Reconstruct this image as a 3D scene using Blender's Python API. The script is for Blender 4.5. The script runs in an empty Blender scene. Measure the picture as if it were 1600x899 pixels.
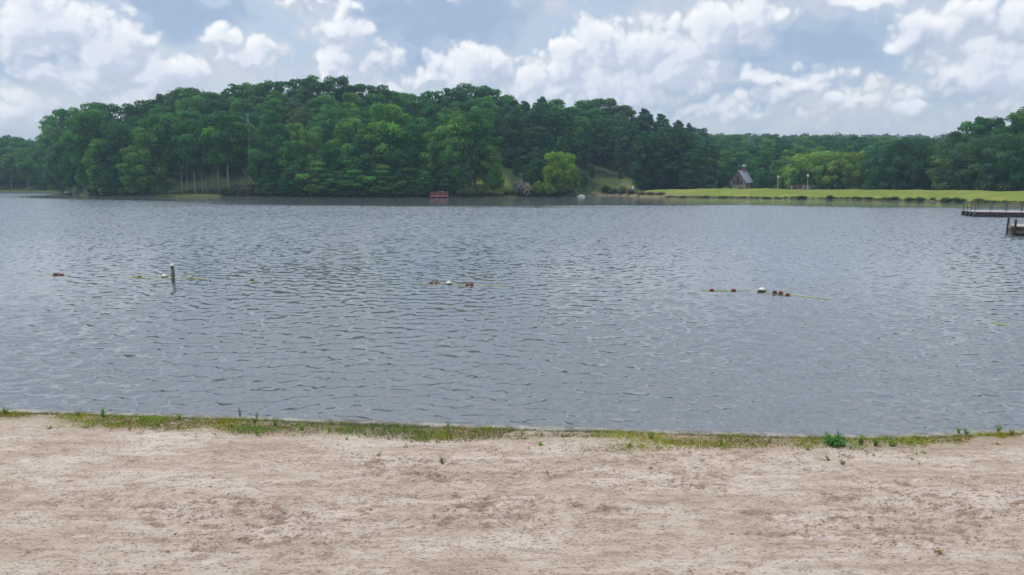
import bpy, math, random
import numpy as np
from mathutils import Vector

# ------------------------------------------------------------------ camera, light, exposure
sc = bpy.context.scene
C = sc.collection
F, CX, CY, H, HOR = 1067.0, 800.0, 449.5, 5.0, 283.0
TH = math.atan((CY - HOR) / F)
cam_d = bpy.data.cameras.new('camera')
cam = bpy.data.objects.new('camera', cam_d); C.objects.link(cam)
cam_d.sensor_width = 36.0; cam_d.lens = F / 1600 * 36.0
cam_d.clip_start = 0.1; cam_d.clip_end = 6000
cam.location = (0, 0, H); cam.rotation_euler = (math.pi/2 - TH, 0, 0)
sc.camera = cam
sc.view_settings.view_transform = 'Standard'; sc.view_settings.look = 'None'
sc.view_settings.exposure = 0.30; sc.view_settings.gamma = 1.0
sc.view_settings.use_curve_mapping = False

SUN_EL, SUN_AZ = math.radians(62), math.radians(-78)     # azimuth clockwise from +Y (ahead); sun ahead and left
sd = bpy.data.lights.new('sun', 'SUN'); so = bpy.data.objects.new('sun', sd); C.objects.link(so)
sd.energy = 1.9; sd.angle = math.radians(10); sd.color = (1.0, 0.95, 0.88)
sdir = Vector((math.cos(SUN_EL)*math.sin(SUN_AZ), math.cos(SUN_EL)*math.cos(SUN_AZ), math.sin(SUN_EL)))
so.rotation_euler = sdir.to_track_quat('Z', 'Y').to_euler()

# ------------------------------------------------------------------ pixel -> place helpers
ct, st = math.cos(TH), math.sin(TH)
def ray(px, py):
    u = (px-CX)/F; v = (CY-py)/F
    return np.array([u, ct + v*st, -st + v*ct])
def ground(px, py, z=0.0):
    d = ray(px, py); t = (z-H)/d[2]
    return np.array([d[0]*t, d[1]*t, z])
def at(px, py, Y):
    d = ray(px, py); t = Y/d[1]
    return np.array([d[0]*t, Y, H + d[2]*t])
def sstep(a, b, x):
    t = np.clip((np.asarray(x, float)-a)/(b-a), 0, 1); return t*t*(3-2*t)
rng = np.random.default_rng(7); R = random.Random(11)

# ------------------------------------------------------------------ node helpers
class NT:
    def __init__(s, tree): s.t = tree; s.n = tree.nodes; s.l = tree.links
    def new(s, typ, **kw):
        n = s.n.new(typ)
        for k, v in kw.items(): setattr(n, k, v)
        return n
    def link(s, a, b): s.l.new(a, b)
    def put(s, sock, v):
        if isinstance(v, bpy.types.NodeSocket): s.l.new(v, sock)
        elif v is not None:
            if sock.type == 'RGBA' and hasattr(v, '__len__') and len(v) == 3: v = (*v, 1)
            sock.default_value = v
    def math(s, op, a, b=None, c=None, clamp=False):
        n = s.new('ShaderNodeMath', operation=op, use_clamp=clamp)
        s.put(n.inputs[0], a)
        if b is not None: s.put(n.inputs[1], b)
        if c is not None: s.put(n.inputs[2], c)
        return n.outputs[0]
    def vmath(s, op, a, b=None, scale=None):
        n = s.new('ShaderNodeVectorMath', operation=op)
        s.put(n.inputs[0], a)
        if b is not None: s.put(n.inputs[1], b)
        if scale is not None: s.put(n.inputs['Scale'], scale)
        return n.outputs['Value'] if op in ('LENGTH', 'DISTANCE', 'DOT_PRODUCT') else n.outputs[0]
    def noise(s, vec, scale=1, detail=2, rough=.5, col=False, dist=0.0, lac=2.0):
        n = s.new('ShaderNodeTexNoise', noise_dimensions='3D')
        s.put(n.inputs['Vector'], vec); n.inputs['Scale'].default_value = scale
        n.inputs['Detail'].default_value = detail; n.inputs['Roughness'].default_value = rough
        n.inputs['Distortion'].default_value = dist; n.inputs['Lacunarity'].default_value = lac
        return n.outputs['Color'] if col else n.outputs[0]
    def ramp(s, f, a, b, c0=0.0, c1=1.0, smooth=True):
        n = s.new('ShaderNodeMapRange', interpolation_type='SMOOTHSTEP' if smooth else 'LINEAR')
        s.put(n.inputs[0], f); n.inputs[1].default_value = a; n.inputs[2].default_value = b
        n.inputs[3].default_value = c0; n.inputs[4].default_value = c1
        return n.outputs[0]
    def mix(s, f, a, b):
        n = s.new('ShaderNodeMix', data_type='RGBA')
        s.put(n.inputs[0], f); s.put(n.inputs[6], a); s.put(n.inputs[7], b)
        return n.outputs[2]
    def mult(s, a, b):
        n = s.new('ShaderNodeMix', data_type='RGBA', blend_type='MULTIPLY'); n.inputs[0].default_value = 1
        s.put(n.inputs[6], a); s.put(n.inputs[7], b); return n.outputs[2]

def mat(name):
    m = bpy.data.materials.new(name); m.use_nodes = True
    nt = NT(m.node_tree); nt.n.clear()
    out = nt.new('ShaderNodeOutputMaterial'); p = nt.new('ShaderNodeBsdfPrincipled')
    nt.link(p.outputs[0], out.inputs[0])
    return m, nt, p, out
def objcoord(nt): return nt.new('ShaderNodeTexCoord').outputs['Object']
def worldpos(nt): return nt.new('ShaderNodeNewGeometry').outputs['Position']

def simple(name, col, rough=.7, var=.25, scale=3.0, spec=.3, stretch=(1, 1, 1)):
    m, nt, p, out = mat(name)
    v = nt.vmath('MULTIPLY', objcoord(nt), stretch)
    n = nt.noise(v, scale, 5, .6)
    c = nt.mix(nt.ramp(n, .3, .7), [max(0, x*(1-var)) for x in col], [min(1, x*(1+var)) for x in col])
    nt.put(p.inputs['Base Color'], c); p.inputs['Roughness'].default_value = rough
    p.inputs['Specular IOR Level'].default_value = spec
    b = nt.new('ShaderNodeBump'); b.inputs['Strength'].default_value = .3; b.inputs['Distance'].default_value = .02
    nt.put(b.inputs['Height'], nt.noise(v, scale*4, 4)); nt.link(b.outputs[0], p.inputs['Normal'])
    return m

# ------------------------------------------------------------------ sky: Nishita seen through a broken cumulus deck
# cloud cover and its self-shadowing are computed on an azimuth x elevation grid (0..90 degrees up)
SKW, SKH = 5120, 1280
def cloud_deck():
    g = np.random.default_rng(12)
    az = (np.arange(SKW)+.5)/SKW*2*np.pi - np.pi
    el = (np.arange(SKH)+.5)/SKH*np.pi/2
    fy = np.fft.fftfreq(SKH, 90./SKH)[:, None]; fx = np.fft.rfftfreq(SKW, 360./SKW)[None]
    def octave(wl, sy=1.0):                       # band noise, wavelength in degrees
        k = np.hypot(fx, fy*sy); k0 = 1/wl
        a = np.exp(-((np.log((k+1e-9)/k0))/.42)**2)
        n = np.fft.rfft2(g.standard_normal((SKH, SKW)).astype(np.float32))*a
        r = np.fft.irfft2(n, s=(SKH, SKW)); return (r/r.std()).astype(np.float32)
    o = {w_: octave(w_, s_) for w_, s_ in ((34, .5), (17, .55), (9, .7), (4.6, .8), (2.4, .9), (1.25, 1), (.66, 1), (.36, 1))}
    A, E = np.meshgrid(az, el)
    dx, dy, dz = np.cos(E)*np.sin(A), np.cos(E)*np.cos(A), np.sin(E)
    fwd = dy*ct - dz*st; up = dy*st + dz*ct
    ok = fwd > .25; fw = np.where(ok, fwd, 1)
    PX = np.where(ok, CX + F*dx/fw, -5000); PY = np.where(ok, CY - F*up/fw, -5000)
    PXw = PX + 9*o[4.6] + 5*o[2.4] + 2.0*o[1.25]; PYw = PY + 6*np.roll(o[4.6], 400, 1) + 3.5*np.roll(o[2.4], 300, 1) + 1.5*np.roll(o[1.25], 200, 1)
    inview = sstep(2100, 1700, np.abs(PX-800)*2)*sstep(-260, -60, PY)
    def shapes(lst, soft=1.0):
        m = np.full((SKH, SKW), -1.5, np.float32)
        for px, py, rx, ry, a in lst:
            q = a*(1 - np.sqrt(((PXw-px)/(rx*1.1))**2 + ((PYw-py)/(ry*1.12))**2)*soft)
            m = np.maximum(m, q)
        return m
    billow = .42*np.abs(o[4.6]) + .44*np.abs(o[2.4]) + .23*np.abs(o[1.25]) + .11*np.abs(o[.66]) + .05*np.abs(o[.36])
    CUM = [(70,38,118,44,1),(178,78,66,36,1),(252,118,58,38,.9),(120,120,90,30,.5),(384,84,52,22,1),(352,62,24,18,.8),(540,46,40,26,1),(524,98,24,26,.8),(530,14,22,18,.8),
           (590,92,34,22,.5),(735,104,62,36,1),(690,128,74,20,.8),(460,1,26,9,.9),(885,88,34,32,1),(940,68,58,38,1),(1000,78,64,44,1),(1062,98,54,48,1),(1110,44,52,42,1),(1168,30,68,34,1),
           (838,134,64,34,.8),(950,130,110,44,.8),(1190,122,28,15,1),(1452,36,64,28,1),(1412,62,38,17,1),(1520,14,54,24,.9),(1360,3,64,14,.9),(1545,92,54,36,1),(1488,108,48,24,.9),(1600,120,70,60,.8),
           (1330,150,120,26,.45),(1420,162,28,14,.7),(1120,170,90,18,.4),(30,165,90,30,.5),(230,160,90,26,.5),(1600,30,40,50,.8),(1250,140,60,22,.4)]
    GRY = [(290,24,88,26,1),(700,30,100,38,1.2),(662,92,74,22,1),(105,92,90,17,.8),(1290,78,128,40,1),(1150,152,130,14,.8),(600,15,60,20,.7),(1040,172,90,12,.5),(20,110,60,20,.6),(1500,150,60,12,.3)]
    rnd = .55*o[17] + .40*o[9] + .25*o[34]
    dc = inview*np.maximum(shapes(CUM), -.9 + .25*o[4.6]) + (1-inview)*(rnd*.9 - .10)
    D = dc + .30*(billow-.78)+.07 + .06*o[4.6]
    thick = np.clip(D - .06*(billow-.72), 0, 1.2)
    sh = np.zeros_like(D); deg = SKH/90.
    for k_, wt in ((.25, .22), (.5, .3), (.9, .4), (1.5, .5), (2.4, .55)):
        s_ = int(round(k_*deg)); t_ = np.roll(thick, (-s_, int(s_*.5)), (0, 1)); t_[-s_:] = 0
        sh += t_*wt
    lit = np.exp(-2.3*sh)*.62 + .38*np.clip(.52 + 1.6*(thick-np.roll(thick, (-5, 5), (0, 1))) + 1.1*(thick-np.roll(thick, (-14, 11), (0, 1))), 0, 1)
    a_c = sstep(-.06, .30, D)*np.clip(.72+.5*thick, 0, 1)
    gr = inview*np.maximum(shapes(GRY, .85), -.7) + (1-inview)*(np.roll(rnd, 900, 1)*.9 - .25) + .16*o[4.6] + .14*(billow-.8) + .06*o[1.25]
    a_g = sstep(-.35, .35, gr)
    c = lambda *v: np.array(v, np.float32)
    ve = (.62+.38*np.tanh(1.0*(o[4.6]*.6+o[9]*.6+(billow-.8)*1.6)))[..., None]
    img = c(.43, .55, .71)*(1-ve) + c(.60, .64, .72)*ve                    # thin high veil
    ga = (a_g*.9)[..., None]; gs = np.clip(.5+.8*gr, 0, 1)[..., None]
    img = img*(1-ga) + ga*(c(.50, .575, .70)*(1-gs) + c(.30, .40, .56)*gs)
    ca = a_c[..., None]; li = np.clip(lit, 0, 1)[..., None]
    img = img*(1-ca) + ca*(c(.47, .53, .64)*(1-li) + c(.86, .865, .88)*li)
    fr = (sstep(.35, .85, gr - .5*D)*.6)[..., None]
    img = img*(1-fr) + fr*c(.30, .39, .545)
    hz = (.55*np.exp(-E/np.radians(4.0)))[..., None]
    img = img*(1-hz) + hz*c(.565, .61, .70)
    zen = sstep(math.radians(50), math.radians(80), E)[..., None]; avg = img[SKH//2].mean(0)
    img = img*(1-zen) + avg*zen
    alpha = np.clip(np.maximum(np.maximum(a_c, a_g*.9), .72)[..., None], 0, 1)
    img = img*(1.03 + .32*sstep(math.radians(17), math.radians(45), E)[..., None])  # extra brightness above the view, added to lift the lake's sky reflections
    return np.concatenate([img, alpha], -1).astype(np.float32)

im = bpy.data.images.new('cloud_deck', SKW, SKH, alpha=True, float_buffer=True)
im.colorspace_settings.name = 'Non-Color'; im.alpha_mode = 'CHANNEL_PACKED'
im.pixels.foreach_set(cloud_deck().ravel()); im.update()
world = bpy.data.worlds.new('World'); sc.world = world; world.use_nodes = True
w = NT(world.node_tree); w.n.clear()
wout = w.new('ShaderNodeOutputWorld')
sky = w.new('ShaderNodeTexSky', sky_type='NISHITA'); sky.sun_disc = False
sky.sun_elevation = SUN_EL; sky.sun_rotation = SUN_AZ; sky.air_density = 1.2; sky.dust_density = 2.0; sky.ozone_density = 1.5
bg_sky = w.new('ShaderNodeBackground'); bg_sky.inputs[1].default_value = 0.075
w.link(sky.outputs[0], bg_sky.inputs[0])
gen = w.vmath('NORMALIZE', w.new('ShaderNodeTexCoord').outputs['Generated'])
sep = w.new('ShaderNodeSeparateXYZ'); w.link(gen, sep.inputs[0])
uu = w.math('ADD', w.math('DIVIDE', w.math('ARCTAN2', sep.outputs[0], sep.outputs[1]), 2*math.pi), .5)
vv = w.math('MINIMUM', w.math('MAXIMUM', w.math('DIVIDE', w.math('ARCSINE', sep.outputs[2]), math.pi/2), .0008), .9992)
cmb = w.new('ShaderNodeCombineXYZ'); w.link(uu, cmb.inputs[0]); w.link(vv, cmb.inputs[1])
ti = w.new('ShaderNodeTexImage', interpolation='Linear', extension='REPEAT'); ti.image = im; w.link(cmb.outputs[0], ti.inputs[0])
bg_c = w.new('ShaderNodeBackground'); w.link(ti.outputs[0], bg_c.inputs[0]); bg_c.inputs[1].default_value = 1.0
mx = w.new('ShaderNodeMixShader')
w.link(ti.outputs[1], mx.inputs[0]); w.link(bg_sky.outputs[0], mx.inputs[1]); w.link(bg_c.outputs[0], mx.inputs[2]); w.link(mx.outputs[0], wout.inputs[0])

# ------------------------------------------------------------------ object helpers
def tag(o, label=None, cat=None, group=None, kind=None):
    if label: o['label'] = label
    if cat: o['category'] = cat
    if group: o['group'] = group
    if kind: o['kind'] = kind
    return o
def link(name, me, m=None, parent=None, loc=None, rot=None, scale=None):
    o = bpy.data.objects.new(name, me); C.objects.link(o)
    if m is not None and me is not None and len(me.materials) == 0: me.materials.append(m)
    if parent: o.parent = parent
    if loc is not None: o.location = tuple(float(x) for x in loc)
    if rot is not None: o.rotation_euler = rot
    if scale is not None: o.scale = scale
    return o
def empty(name, loc, rz=0.0, label=None, cat=None, group=None, scale=None):
    o = bpy.data.objects.new(name, None); C.objects.link(o)
    o.location = tuple(float(x) for x in loc); o.rotation_euler = (0, 0, rz); o.empty_display_size = .3
    if scale is not None: o.scale = scale
    return tag(o, label, cat, group)
def np_mesh(name, V, Fc, smooth=False, attrs=None):
    """V (n,3); Fc (m,k) with constant k"""
    me = bpy.data.meshes.new(name); V = np.ascontiguousarray(V, np.float32); Fc = np.ascontiguousarray(Fc, np.int32)
    n, k = Fc.shape
    me.vertices.add(len(V)); me.vertices.foreach_set('co', V.ravel())
    me.loops.add(n*k); me.loops.foreach_set('vertex_index', Fc.ravel())
    me.polygons.add(n); me.polygons.foreach_set('loop_start', np.arange(0, n*k, k, dtype=np.int32))
    me.polygons.foreach_set('loop_total', np.full(n, k, np.int32))
    me.polygons.foreach_set('use_smooth', np.full(n, smooth, bool))
    for an, av in (attrs or {}).items():
        a = me.attributes.new(an, 'FLOAT', 'POINT'); a.data.foreach_set('value', np.ascontiguousarray(av, np.float32))
    me.update(calc_edges=True)
    return me
def grid_mesh(name, X, Y, Z, attrs=None):
    r, c = X.shape
    V = np.stack([X, Y, Z], -1).reshape(-1, 3)
    i = np.arange(r*c).reshape(r, c)
    Fc = np.stack([i[:-1, :-1], i[:-1, 1:], i[1:, 1:], i[1:, :-1]], -1).reshape(-1, 4)
    return np_mesh(name, V, Fc, True, attrs)

class MB:
    """collects boxes, tubes, prisms into one mesh"""
    def __init__(s): s.v = []; s.f = []
    def add(s, vs, fs):
        b = len(s.v); s.v += [tuple(float(q) for q in x) for x in vs]; s.f += [tuple(b+i for i in f) for f in fs]; return s
    def box(s, c, d, rz=0.0):
        x, y, z = d[0]/2, d[1]/2, d[2]/2; cs, sn = math.cos(rz), math.sin(rz); vs = []
        for dz in (-z, z):
            for dx, dy in ((-x, -y), (x, -y), (x, y), (-x, y)):
                vs.append((c[0]+dx*cs-dy*sn, c[1]+dx*sn+dy*cs, c[2]+dz))
        return s.add(vs, [(0,3,2,1),(4,5,6,7),(0,1,5,4),(1,2,6,5),(2,3,7,6),(3,0,4,7)])
    def tube(s, pts, rad, n=8, cap=True):
        pts = [np.array(p, dtype=float) for p in pts]
        rad = [rad]*len(pts) if not hasattr(rad, '__len__') else rad
        rings = []; prev = None
        for i, p in enumerate(pts):
            d = pts[min(i+1, len(pts)-1)] - pts[max(i-1, 0)]; d = d/(np.linalg.norm(d)+1e-9)
            a = np.array([1., 0, 0]) if prev is None else prev
            if abs(d@a) > .95: a = np.array([0, 1., 0])
            a = a - d*(d@a); a /= np.linalg.norm(a); b = np.cross(d, a); prev = a
            rings.append([p + rad[i]*(math.cos(2*math.pi*k/n)*a + math.sin(2*math.pi*k/n)*b) for k in range(n)])
        fs = []
        for i in range(len(rings)-1):
            for k in range(n):
                k2 = (k+1) % n; fs.append((i*n+k, i*n+k2, (i+1)*n+k2, (i+1)*n+k))
        if cap: fs.append(tuple(range(n-1, -1, -1))); fs.append(tuple((len(rings)-1)*n+k for k in range(n)))
        return s.add([q for r in rings for q in r], fs)
    def lathe(s, c, prof, n=12):
        return s.tube([(c[0], c[1], c[2]+z) for r, z in prof], [max(r, .001) for r, z in prof], n)
    def poly(s, pts): return s.add(pts, [tuple(range(len(pts)))])
    def mesh(s, name='part', smooth=False):
        me = bpy.data.meshes.new(name); me.from_pydata(s.v, [], s.f); me.update()
        if smooth: me.polygons.foreach_set('use_smooth', [True]*len(me.polygons))
        return me
    def build(s, name, m, parent=None, smooth=False, **kw):
        return link(name, s.mesh(name, smooth), m, parent, **kw)

# ------------------------------------------------------------------ FFT noise fields (tiling height maps)
def fft_field(N, L, spec, seed):
    g = np.random.default_rng(seed)
    k = np.fft.fftfreq(N, L/N)*2*np.pi
    kx, ky = np.meshgrid(k, k); kk = np.hypot(kx, ky); kk[0, 0] = 1e-6
    A = spec(kx, ky, kk); A[0, 0] = 0
    ph = (g.normal(size=(N, N)) + 1j*g.normal(size=(N, N)))*A
    return ph, kx, ky, kk
def real(ph): return np.real(np.fft.ifft2(ph))
def sample(fld, L, X, Y):
    N = fld.shape[0]; u = (X/L*N) % N; v = (Y/L*N) % N
    i0 = np.floor(u).astype(int) % N; j0 = np.floor(v).astype(int) % N; fu = u-np.floor(u); fv = v-np.floor(v)
    i1 = (i0+1) % N; j1 = (j0+1) % N
    return ((fld[j0, i0]*(1-fu)+fld[j0, i1]*fu)*(1-fv) + (fld[j1, i0]*(1-fu)+fld[j1, i1]*fu)*fv)

# ------------------------------------------------------------------ near shoreline
NS_px = np.array([-600, 0, 200, 400, 600, 800, 1000, 1150, 1300, 1380, 1450, 1520, 1600, 2200])
NS_py = np.array([600, 638, 644, 650, 657, 664, 669.5, 674, 678.5, 679, 676, 672, 668, 640])
_ns = np.array([ground(a, b, .10) for a, b in zip(NS_px, NS_py)])
_ox = np.argsort(_ns[:, 0])
def y_edge(x):
    x = np.asarray(x, float)
    base = lambda q: np.interp(q, _ns[_ox, 0], _ns[_ox, 1])
    return (base(x-.5)+base(x+.5)+base(x)+base(x-1)+base(x+1))/5      # water-side face of the wall
WALL_W = .30

# ------------------------------------------------------------------ water
LW, NW = 72.0, 1024
wind = math.radians(-97)          # waves run towards the beach, slightly to the left
def wspec(kx, ky, kk):
    lam = 2*np.pi/kk
    ang = np.cos(np.arctan2(ky, kx)-wind)
    kp = 2*np.pi/.62
    s = np.exp(-.75*(kp/kk)**2)/kk**3.0
    s = s*(np.abs(ang)**1.3*.85+.20)
    return s*(lam > .22)
ph, kx, ky, kk = fft_field(NW, LW, wspec, 5)
wh = real(ph); sx = real(1j*kx*ph); sy = real(1j*ky*ph)
amp = .18/np.sqrt((sx**2+sy**2).mean())
dxf = real(-1j*kx/kk*ph)*amp; dyf = real(-1j*ky/kk*ph)*amp; wh *= amp
gust, *_ = fft_field(256, 200.0, lambda a, b, k: np.exp(-(9/(k*9+1e-3))**.0)*1/(k+.15)**2, 8)
gust = real(gust); gust /= gust.std()
def wave_amp(X, Y):
    g = 1 + .10*np.clip(sample(gust, 200., X, Y), -2, 2)
    return g*sstep(80, 40, Y)*sstep(1.02, .92, np.abs(X)/np.maximum(Y+2, 1))
def wave_z(X, Y): return float(sample(wh, LW, np.array(X), np.array(Y))*wave_amp(np.array(X), np.array(Y)))
rows = [9.0, 11.0, 12.0, 12.6]
y = 12.8
while y < 84: rows.append(y); y += max(.05, min(.30, .00022*y*y + .008))
while y < 4500: rows.append(y); y *= 1.035
rows = np.array(rows)
cu = np.concatenate([-np.array([30, 12, 6, 3, 1.8, 1.3, 1.08]), np.linspace(-1, 1, 560), np.array([1.08, 1.3, 1.8, 3, 6, 12, 30])])
YY, UU = np.meshgrid(rows, cu, indexing='ij'); XX = UU*(YY*.80+1.0)
a_ = wave_amp(XX, YY)
CH = .95
ZZ = sample(wh, LW, XX, YY)*a_
me = grid_mesh('lake_water', XX - CH*sample(dxf, LW, XX, YY)*a_, YY - CH*sample(dyf, LW, XX, YY)*a_, ZZ)
m_water, nt, p, out = mat('lake_water')
pos = worldpos(nt)
sp = nt.new('ShaderNodeSeparateXYZ'); nt.link(pos, sp.inputs[0]); px_, py_ = sp.outputs[0], sp.outputs[1]
far = nt.ramp(py_, 24, 80)
# sheltered water under the far bank: begins along a slanting, ragged line
lf = nt.noise(nt.vmath('MULTIPLY', pos, (.010, .055, 0)), 1.0, 3, .55)
lf2 = nt.noise(nt.vmath('MULTIPLY', pos, (.022, .16, 0)), 1.0, 2, .5)
start = nt.math('MULTIPLY_ADD', nt.math('MAXIMUM', nt.math('SUBTRACT', -22.0, px_), 0.0), .56, 133.0)
start = nt.math('SUBTRACT', start, nt.math('MULTIPLY', nt.math('MAXIMUM', nt.math('SUBTRACT', px_, 50.0), 0.0), .10))
startn = nt.math('ADD', start, nt.math('MULTIPLY', nt.math('SUBTRACT', lf, .5), 34.0))
startn = nt.math('ADD', startn, nt.math('MULTIPLY', nt.math('SUBTRACT', lf2, .5), 22.0))
calm = nt.ramp(nt.math('SUBTRACT', py_, startn), -7.0, 9.0)
calm = nt.math('MULTIPLY', calm, nt.ramp(px_, -178, -150))
gustn = nt.ramp(lf, .25, .75, .72, 1.2)
amp_far = nt.math('MULTIPLY', nt.math('MULTIPLY', far, gustn), nt.ramp(calm, 0, 1, 1.0, .035, smooth=False))
def nvec(vec, scale, detail, rough=.5):
    return nt.vmath('SUBTRACT', nt.noise(vec, scale, detail, rough, col=True), (.5, .5, .5))
pf = nt.vmath('MULTIPLY', pos, (1.0, 1.45, 0))
n_far = nt.vmath('SCALE', nvec(pf, 1.7, 3, .6), scale=nt.math('MULTIPLY', amp_far, 1.35))
pn = nt.vmath('MULTIPLY', pos, (1.0, 1.4, 0))
n_near = nt.vmath('SCALE', nvec(pn, 5.0, 2, .5), scale=nt.ramp(py_, 14, 45, .06, .15))
tilt = nt.vmath('SCALE', (0.0, -1.0, 0.0), scale=nt.math('MULTIPLY', amp_far, .14))
nn = nt.vmath('ADD', nt.vmath('ADD', n_far, n_near), tilt)
sn = nt.new('ShaderNodeSeparateXYZ'); nt.link(nn, sn.inputs[0])
fold = nt.math('MULTIPLY', nt.math('ABSOLUTE', sn.outputs[1]), -1.0)
fw = nt.math('MULTIPLY', far, nt.ramp(calm, 0, 1, 1, 0))
yy_ = nt.math('ADD', nt.math('MULTIPLY', sn.outputs[1], nt.math('SUBTRACT', 1.0, fw)), nt.math('MULTIPLY', fold, fw))
cn = nt.new('ShaderNodeCombineXYZ'); nt.link(sn.outputs[0], cn.inputs[0]); nt.link(yy_, cn.inputs[1]); nn = cn.outputs[0]
nrm = nt.vmath('NORMALIZE', nt.vmath('ADD', nt.new('ShaderNodeNewGeometry').outputs['Normal'], nn))
nt.put(p.inputs['Normal'], nrm)
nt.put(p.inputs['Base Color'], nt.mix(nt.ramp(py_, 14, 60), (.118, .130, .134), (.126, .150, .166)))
p.inputs['Roughness'].default_value = .045; p.inputs['IOR'].default_value = 2.15
p.inputs['Specular IOR Level'].default_value = .5
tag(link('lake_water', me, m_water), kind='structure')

# ------------------------------------------------------------------ beach sand
LS, NS = 16.0, 1024
def sspec(ax, ay, lo, p, hi=1e9):
    def f(kx, ky, kk):
        k2 = np.hypot(kx*ax, ky*ay)+1e-6
        return (kk > lo)*(kk < hi)/(k2**p+.5)
    return f
def unit(a): a = a-a.mean(); return a/a.std()
s_big = unit(real(fft_field(NS, LS, sspec(3.4, 1, .8, 1.9, 22), 21)[0]))
s_mid = unit(real(fft_field(NS, LS, sspec(1.8, 1, 5, 1.4, 60), 22)[0]))
s_fine = unit(real(fft_field(NS, LS, sspec(1.3, 1, 18, 1.1, 150), 23)[0]))
s_rough = unit(real(fft_field(NS, LS, sspec(2.0, 1, .8, 1.8, 20), 24)[0]))
def sand_h(X, Y):
    b = sample(s_big, LS, X, Y); md = sample(s_mid, LS, X, Y); fi = sample(s_fine, LS, X, Y); r = sample(s_rough, LS, X*.9+3, Y)
    rr = sstep(-.3, 1.6, r)
    dents = -np.maximum(md-.9, 0)*.022*(.35+rr)
    ridged = -np.abs(md)*.018*(.15+rr)
    return b*.025 + ridged + dents + fi*(.0028+.0075*rr), rr, md
sr = np.concatenate([np.array([-.02, .04, .1]), np.linspace(.13, 7.9, 400), np.array([8.3, 9, 10.5, 13, 18, 30, 60, 120])])
cs = np.concatenate([-np.array([300, 120, 60, 35, 24, 19, 16, 14.4, 13.4]), np.linspace(-12.8, 12.8, 760), np.array([13.4, 14.4, 16, 19, 24, 35, 60, 120, 300])])
SS, SX = np.meshgrid(sr, cs, indexing='ij')
SY = y_edge(np.clip(SX, -40, 40)) - WALL_W - SS
hz_, rr_, md_ = sand_h(SX, SY)
fade = sstep(9.5, 8.0, SS)*sstep(13.6, 12.6, np.abs(SX))
SZ = .13 + .02*sstep(.2, 2.5, SS) + hz_*fade*(.3+.7*sstep(0, .8, SS))
SZ = np.where(SS < .05, SZ-.35, SZ)
me = grid_mesh('sand_beach', SX[::-1], SY[::-1], SZ[::-1], {'rough': (rr_*fade)[::-1].ravel(), 'edge': SS[::-1].ravel(), 'lump': (md_*fade)[::-1].ravel()})
m_sand, nt, p, out = mat('beach_sand')
pos = worldpos(nt)
at_r = nt.new('ShaderNodeAttribute', attribute_name='rough').outputs['Fac']
at_e = nt.new('ShaderNodeAttribute', attribute_name='edge').outputs['Fac']
at_l = nt.new('ShaderNodeAttribute', attribute_name='lump').outputs['Fac']
ps = nt.vmath('MULTIPLY', pos, (.6, 1.2, 0))
big = nt.noise(ps, .9, 4, .55)
med = nt.noise(nt.vmath('MULTIPLY', pos, (.7, 1.3, 1)), 5.0, 5, .65)
fin = nt.noise(pos, 60, 3, .7)
c = nt.mix(nt.ramp(big, .3, .7), (.455, .362, .282), (.61, .517, .437))
md2 = nt.noise(nt.vmath('MULTIPLY', pos, (.55, 1.6, 1)), 13.0, 4, .7)
c = nt.mix(nt.math('MULTIPLY', nt.ramp(md2, .52, .64), nt.ramp(at_r, -.2, .8, .5, .9)), c, (.26, .18, .13))
st_n = nt.noise(nt.vmath('MULTIPLY', pos, (.30, 2.2, 1)), 3.2, 5, .65)
c = nt.mix(nt.ramp(st_n, .50, .66, 0, .55), c, (.32, .235, .175))
c = nt.mix(nt.ramp(st_n, .30, .45, .5, 0), c, (.70, .62, .56))
dk = nt.math('MULTIPLY', nt.ramp(med, .47, .66), nt.ramp(at_r, .0, .9, .35, 1.0))
c = nt.mix(nt.math('MULTIPLY', dk, .8), c, (.25, .165, .115))
fi2 = nt.noise(nt.vmath('MULTIPLY', pos, (.6, 1.3, 1)), 34, 3, .7)
c = nt.mix(nt.math('MULTIPLY', nt.ramp(fi2, .53, .62), nt.ramp(med, .40, .58, .35, 1.0)), c, (.18, .12, .085))

c = nt.mix(nt.ramp(nt.math('ADD', at_e, nt.math('MULTIPLY', nt.math('SUBTRACT', med, .5), 1.2)), .20, .9, .5, 0.0), c, (.27, .215, .13))
nt.put(p.inputs['Base Color'], c); p.inputs['Roughness'].default_value = .95; p.inputs['Specular IOR Level'].default_value = .1
b = nt.new('ShaderNodeBump'); b.inputs['Strength'].default_value = 1.0; b.inputs['Distance'].default_value = .022
nt.put(b.inputs['Height'], nt.math('ADD', nt.noise(pos, 38, 4, .7), nt.math('MULTIPLY', med, 1.0))); nt.link(b.outputs[0], p.inputs['Normal'])
tag(link('sand_beach', me, m_sand), kind='structure')

# loose clods, twigs and dark bits lying on the sand
m_clod = simple('dry_clod', (.27, .19, .14), .95, .35, 20)
n = 15000
cxs = rng.uniform(-12, 12, n); cs_ = rng.uniform(.5, 7.6, n) ; cy = y_edge(cxs)-WALL_W-cs_
keep = sample(s_rough, LS, cxs*.9+3, cy) + .5*sample(s_mid, LS, cxs, cy) > rng.uniform(-.4, 2.6, n)
cxs, cy = cxs[keep], cy[keep]; hh, _, _ = sand_h(cxs, cy)
base = np.array([[1,0,0],[0,1,0],[-1,0,0],[0,-1,0],[0,0,.8],[0,0,-.6]], float)
fb = np.array([[0,1,4],[1,2,4],[2,3,4],[3,0,4],[1,0,5],[2,1,5],[3,2,5],[0,3,5]])
k = len(cxs); siz = rng.gamma(1.5, .0034, k)+.003
V = base[None]*rng.uniform(.6, 1.4, (k, 6, 3))*siz[:, None, None]*np.array([1.5, 1.1, .8])
V = V + np.stack([cxs, cy, .15+hh+siz*.25], -1)[:, None]
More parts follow.
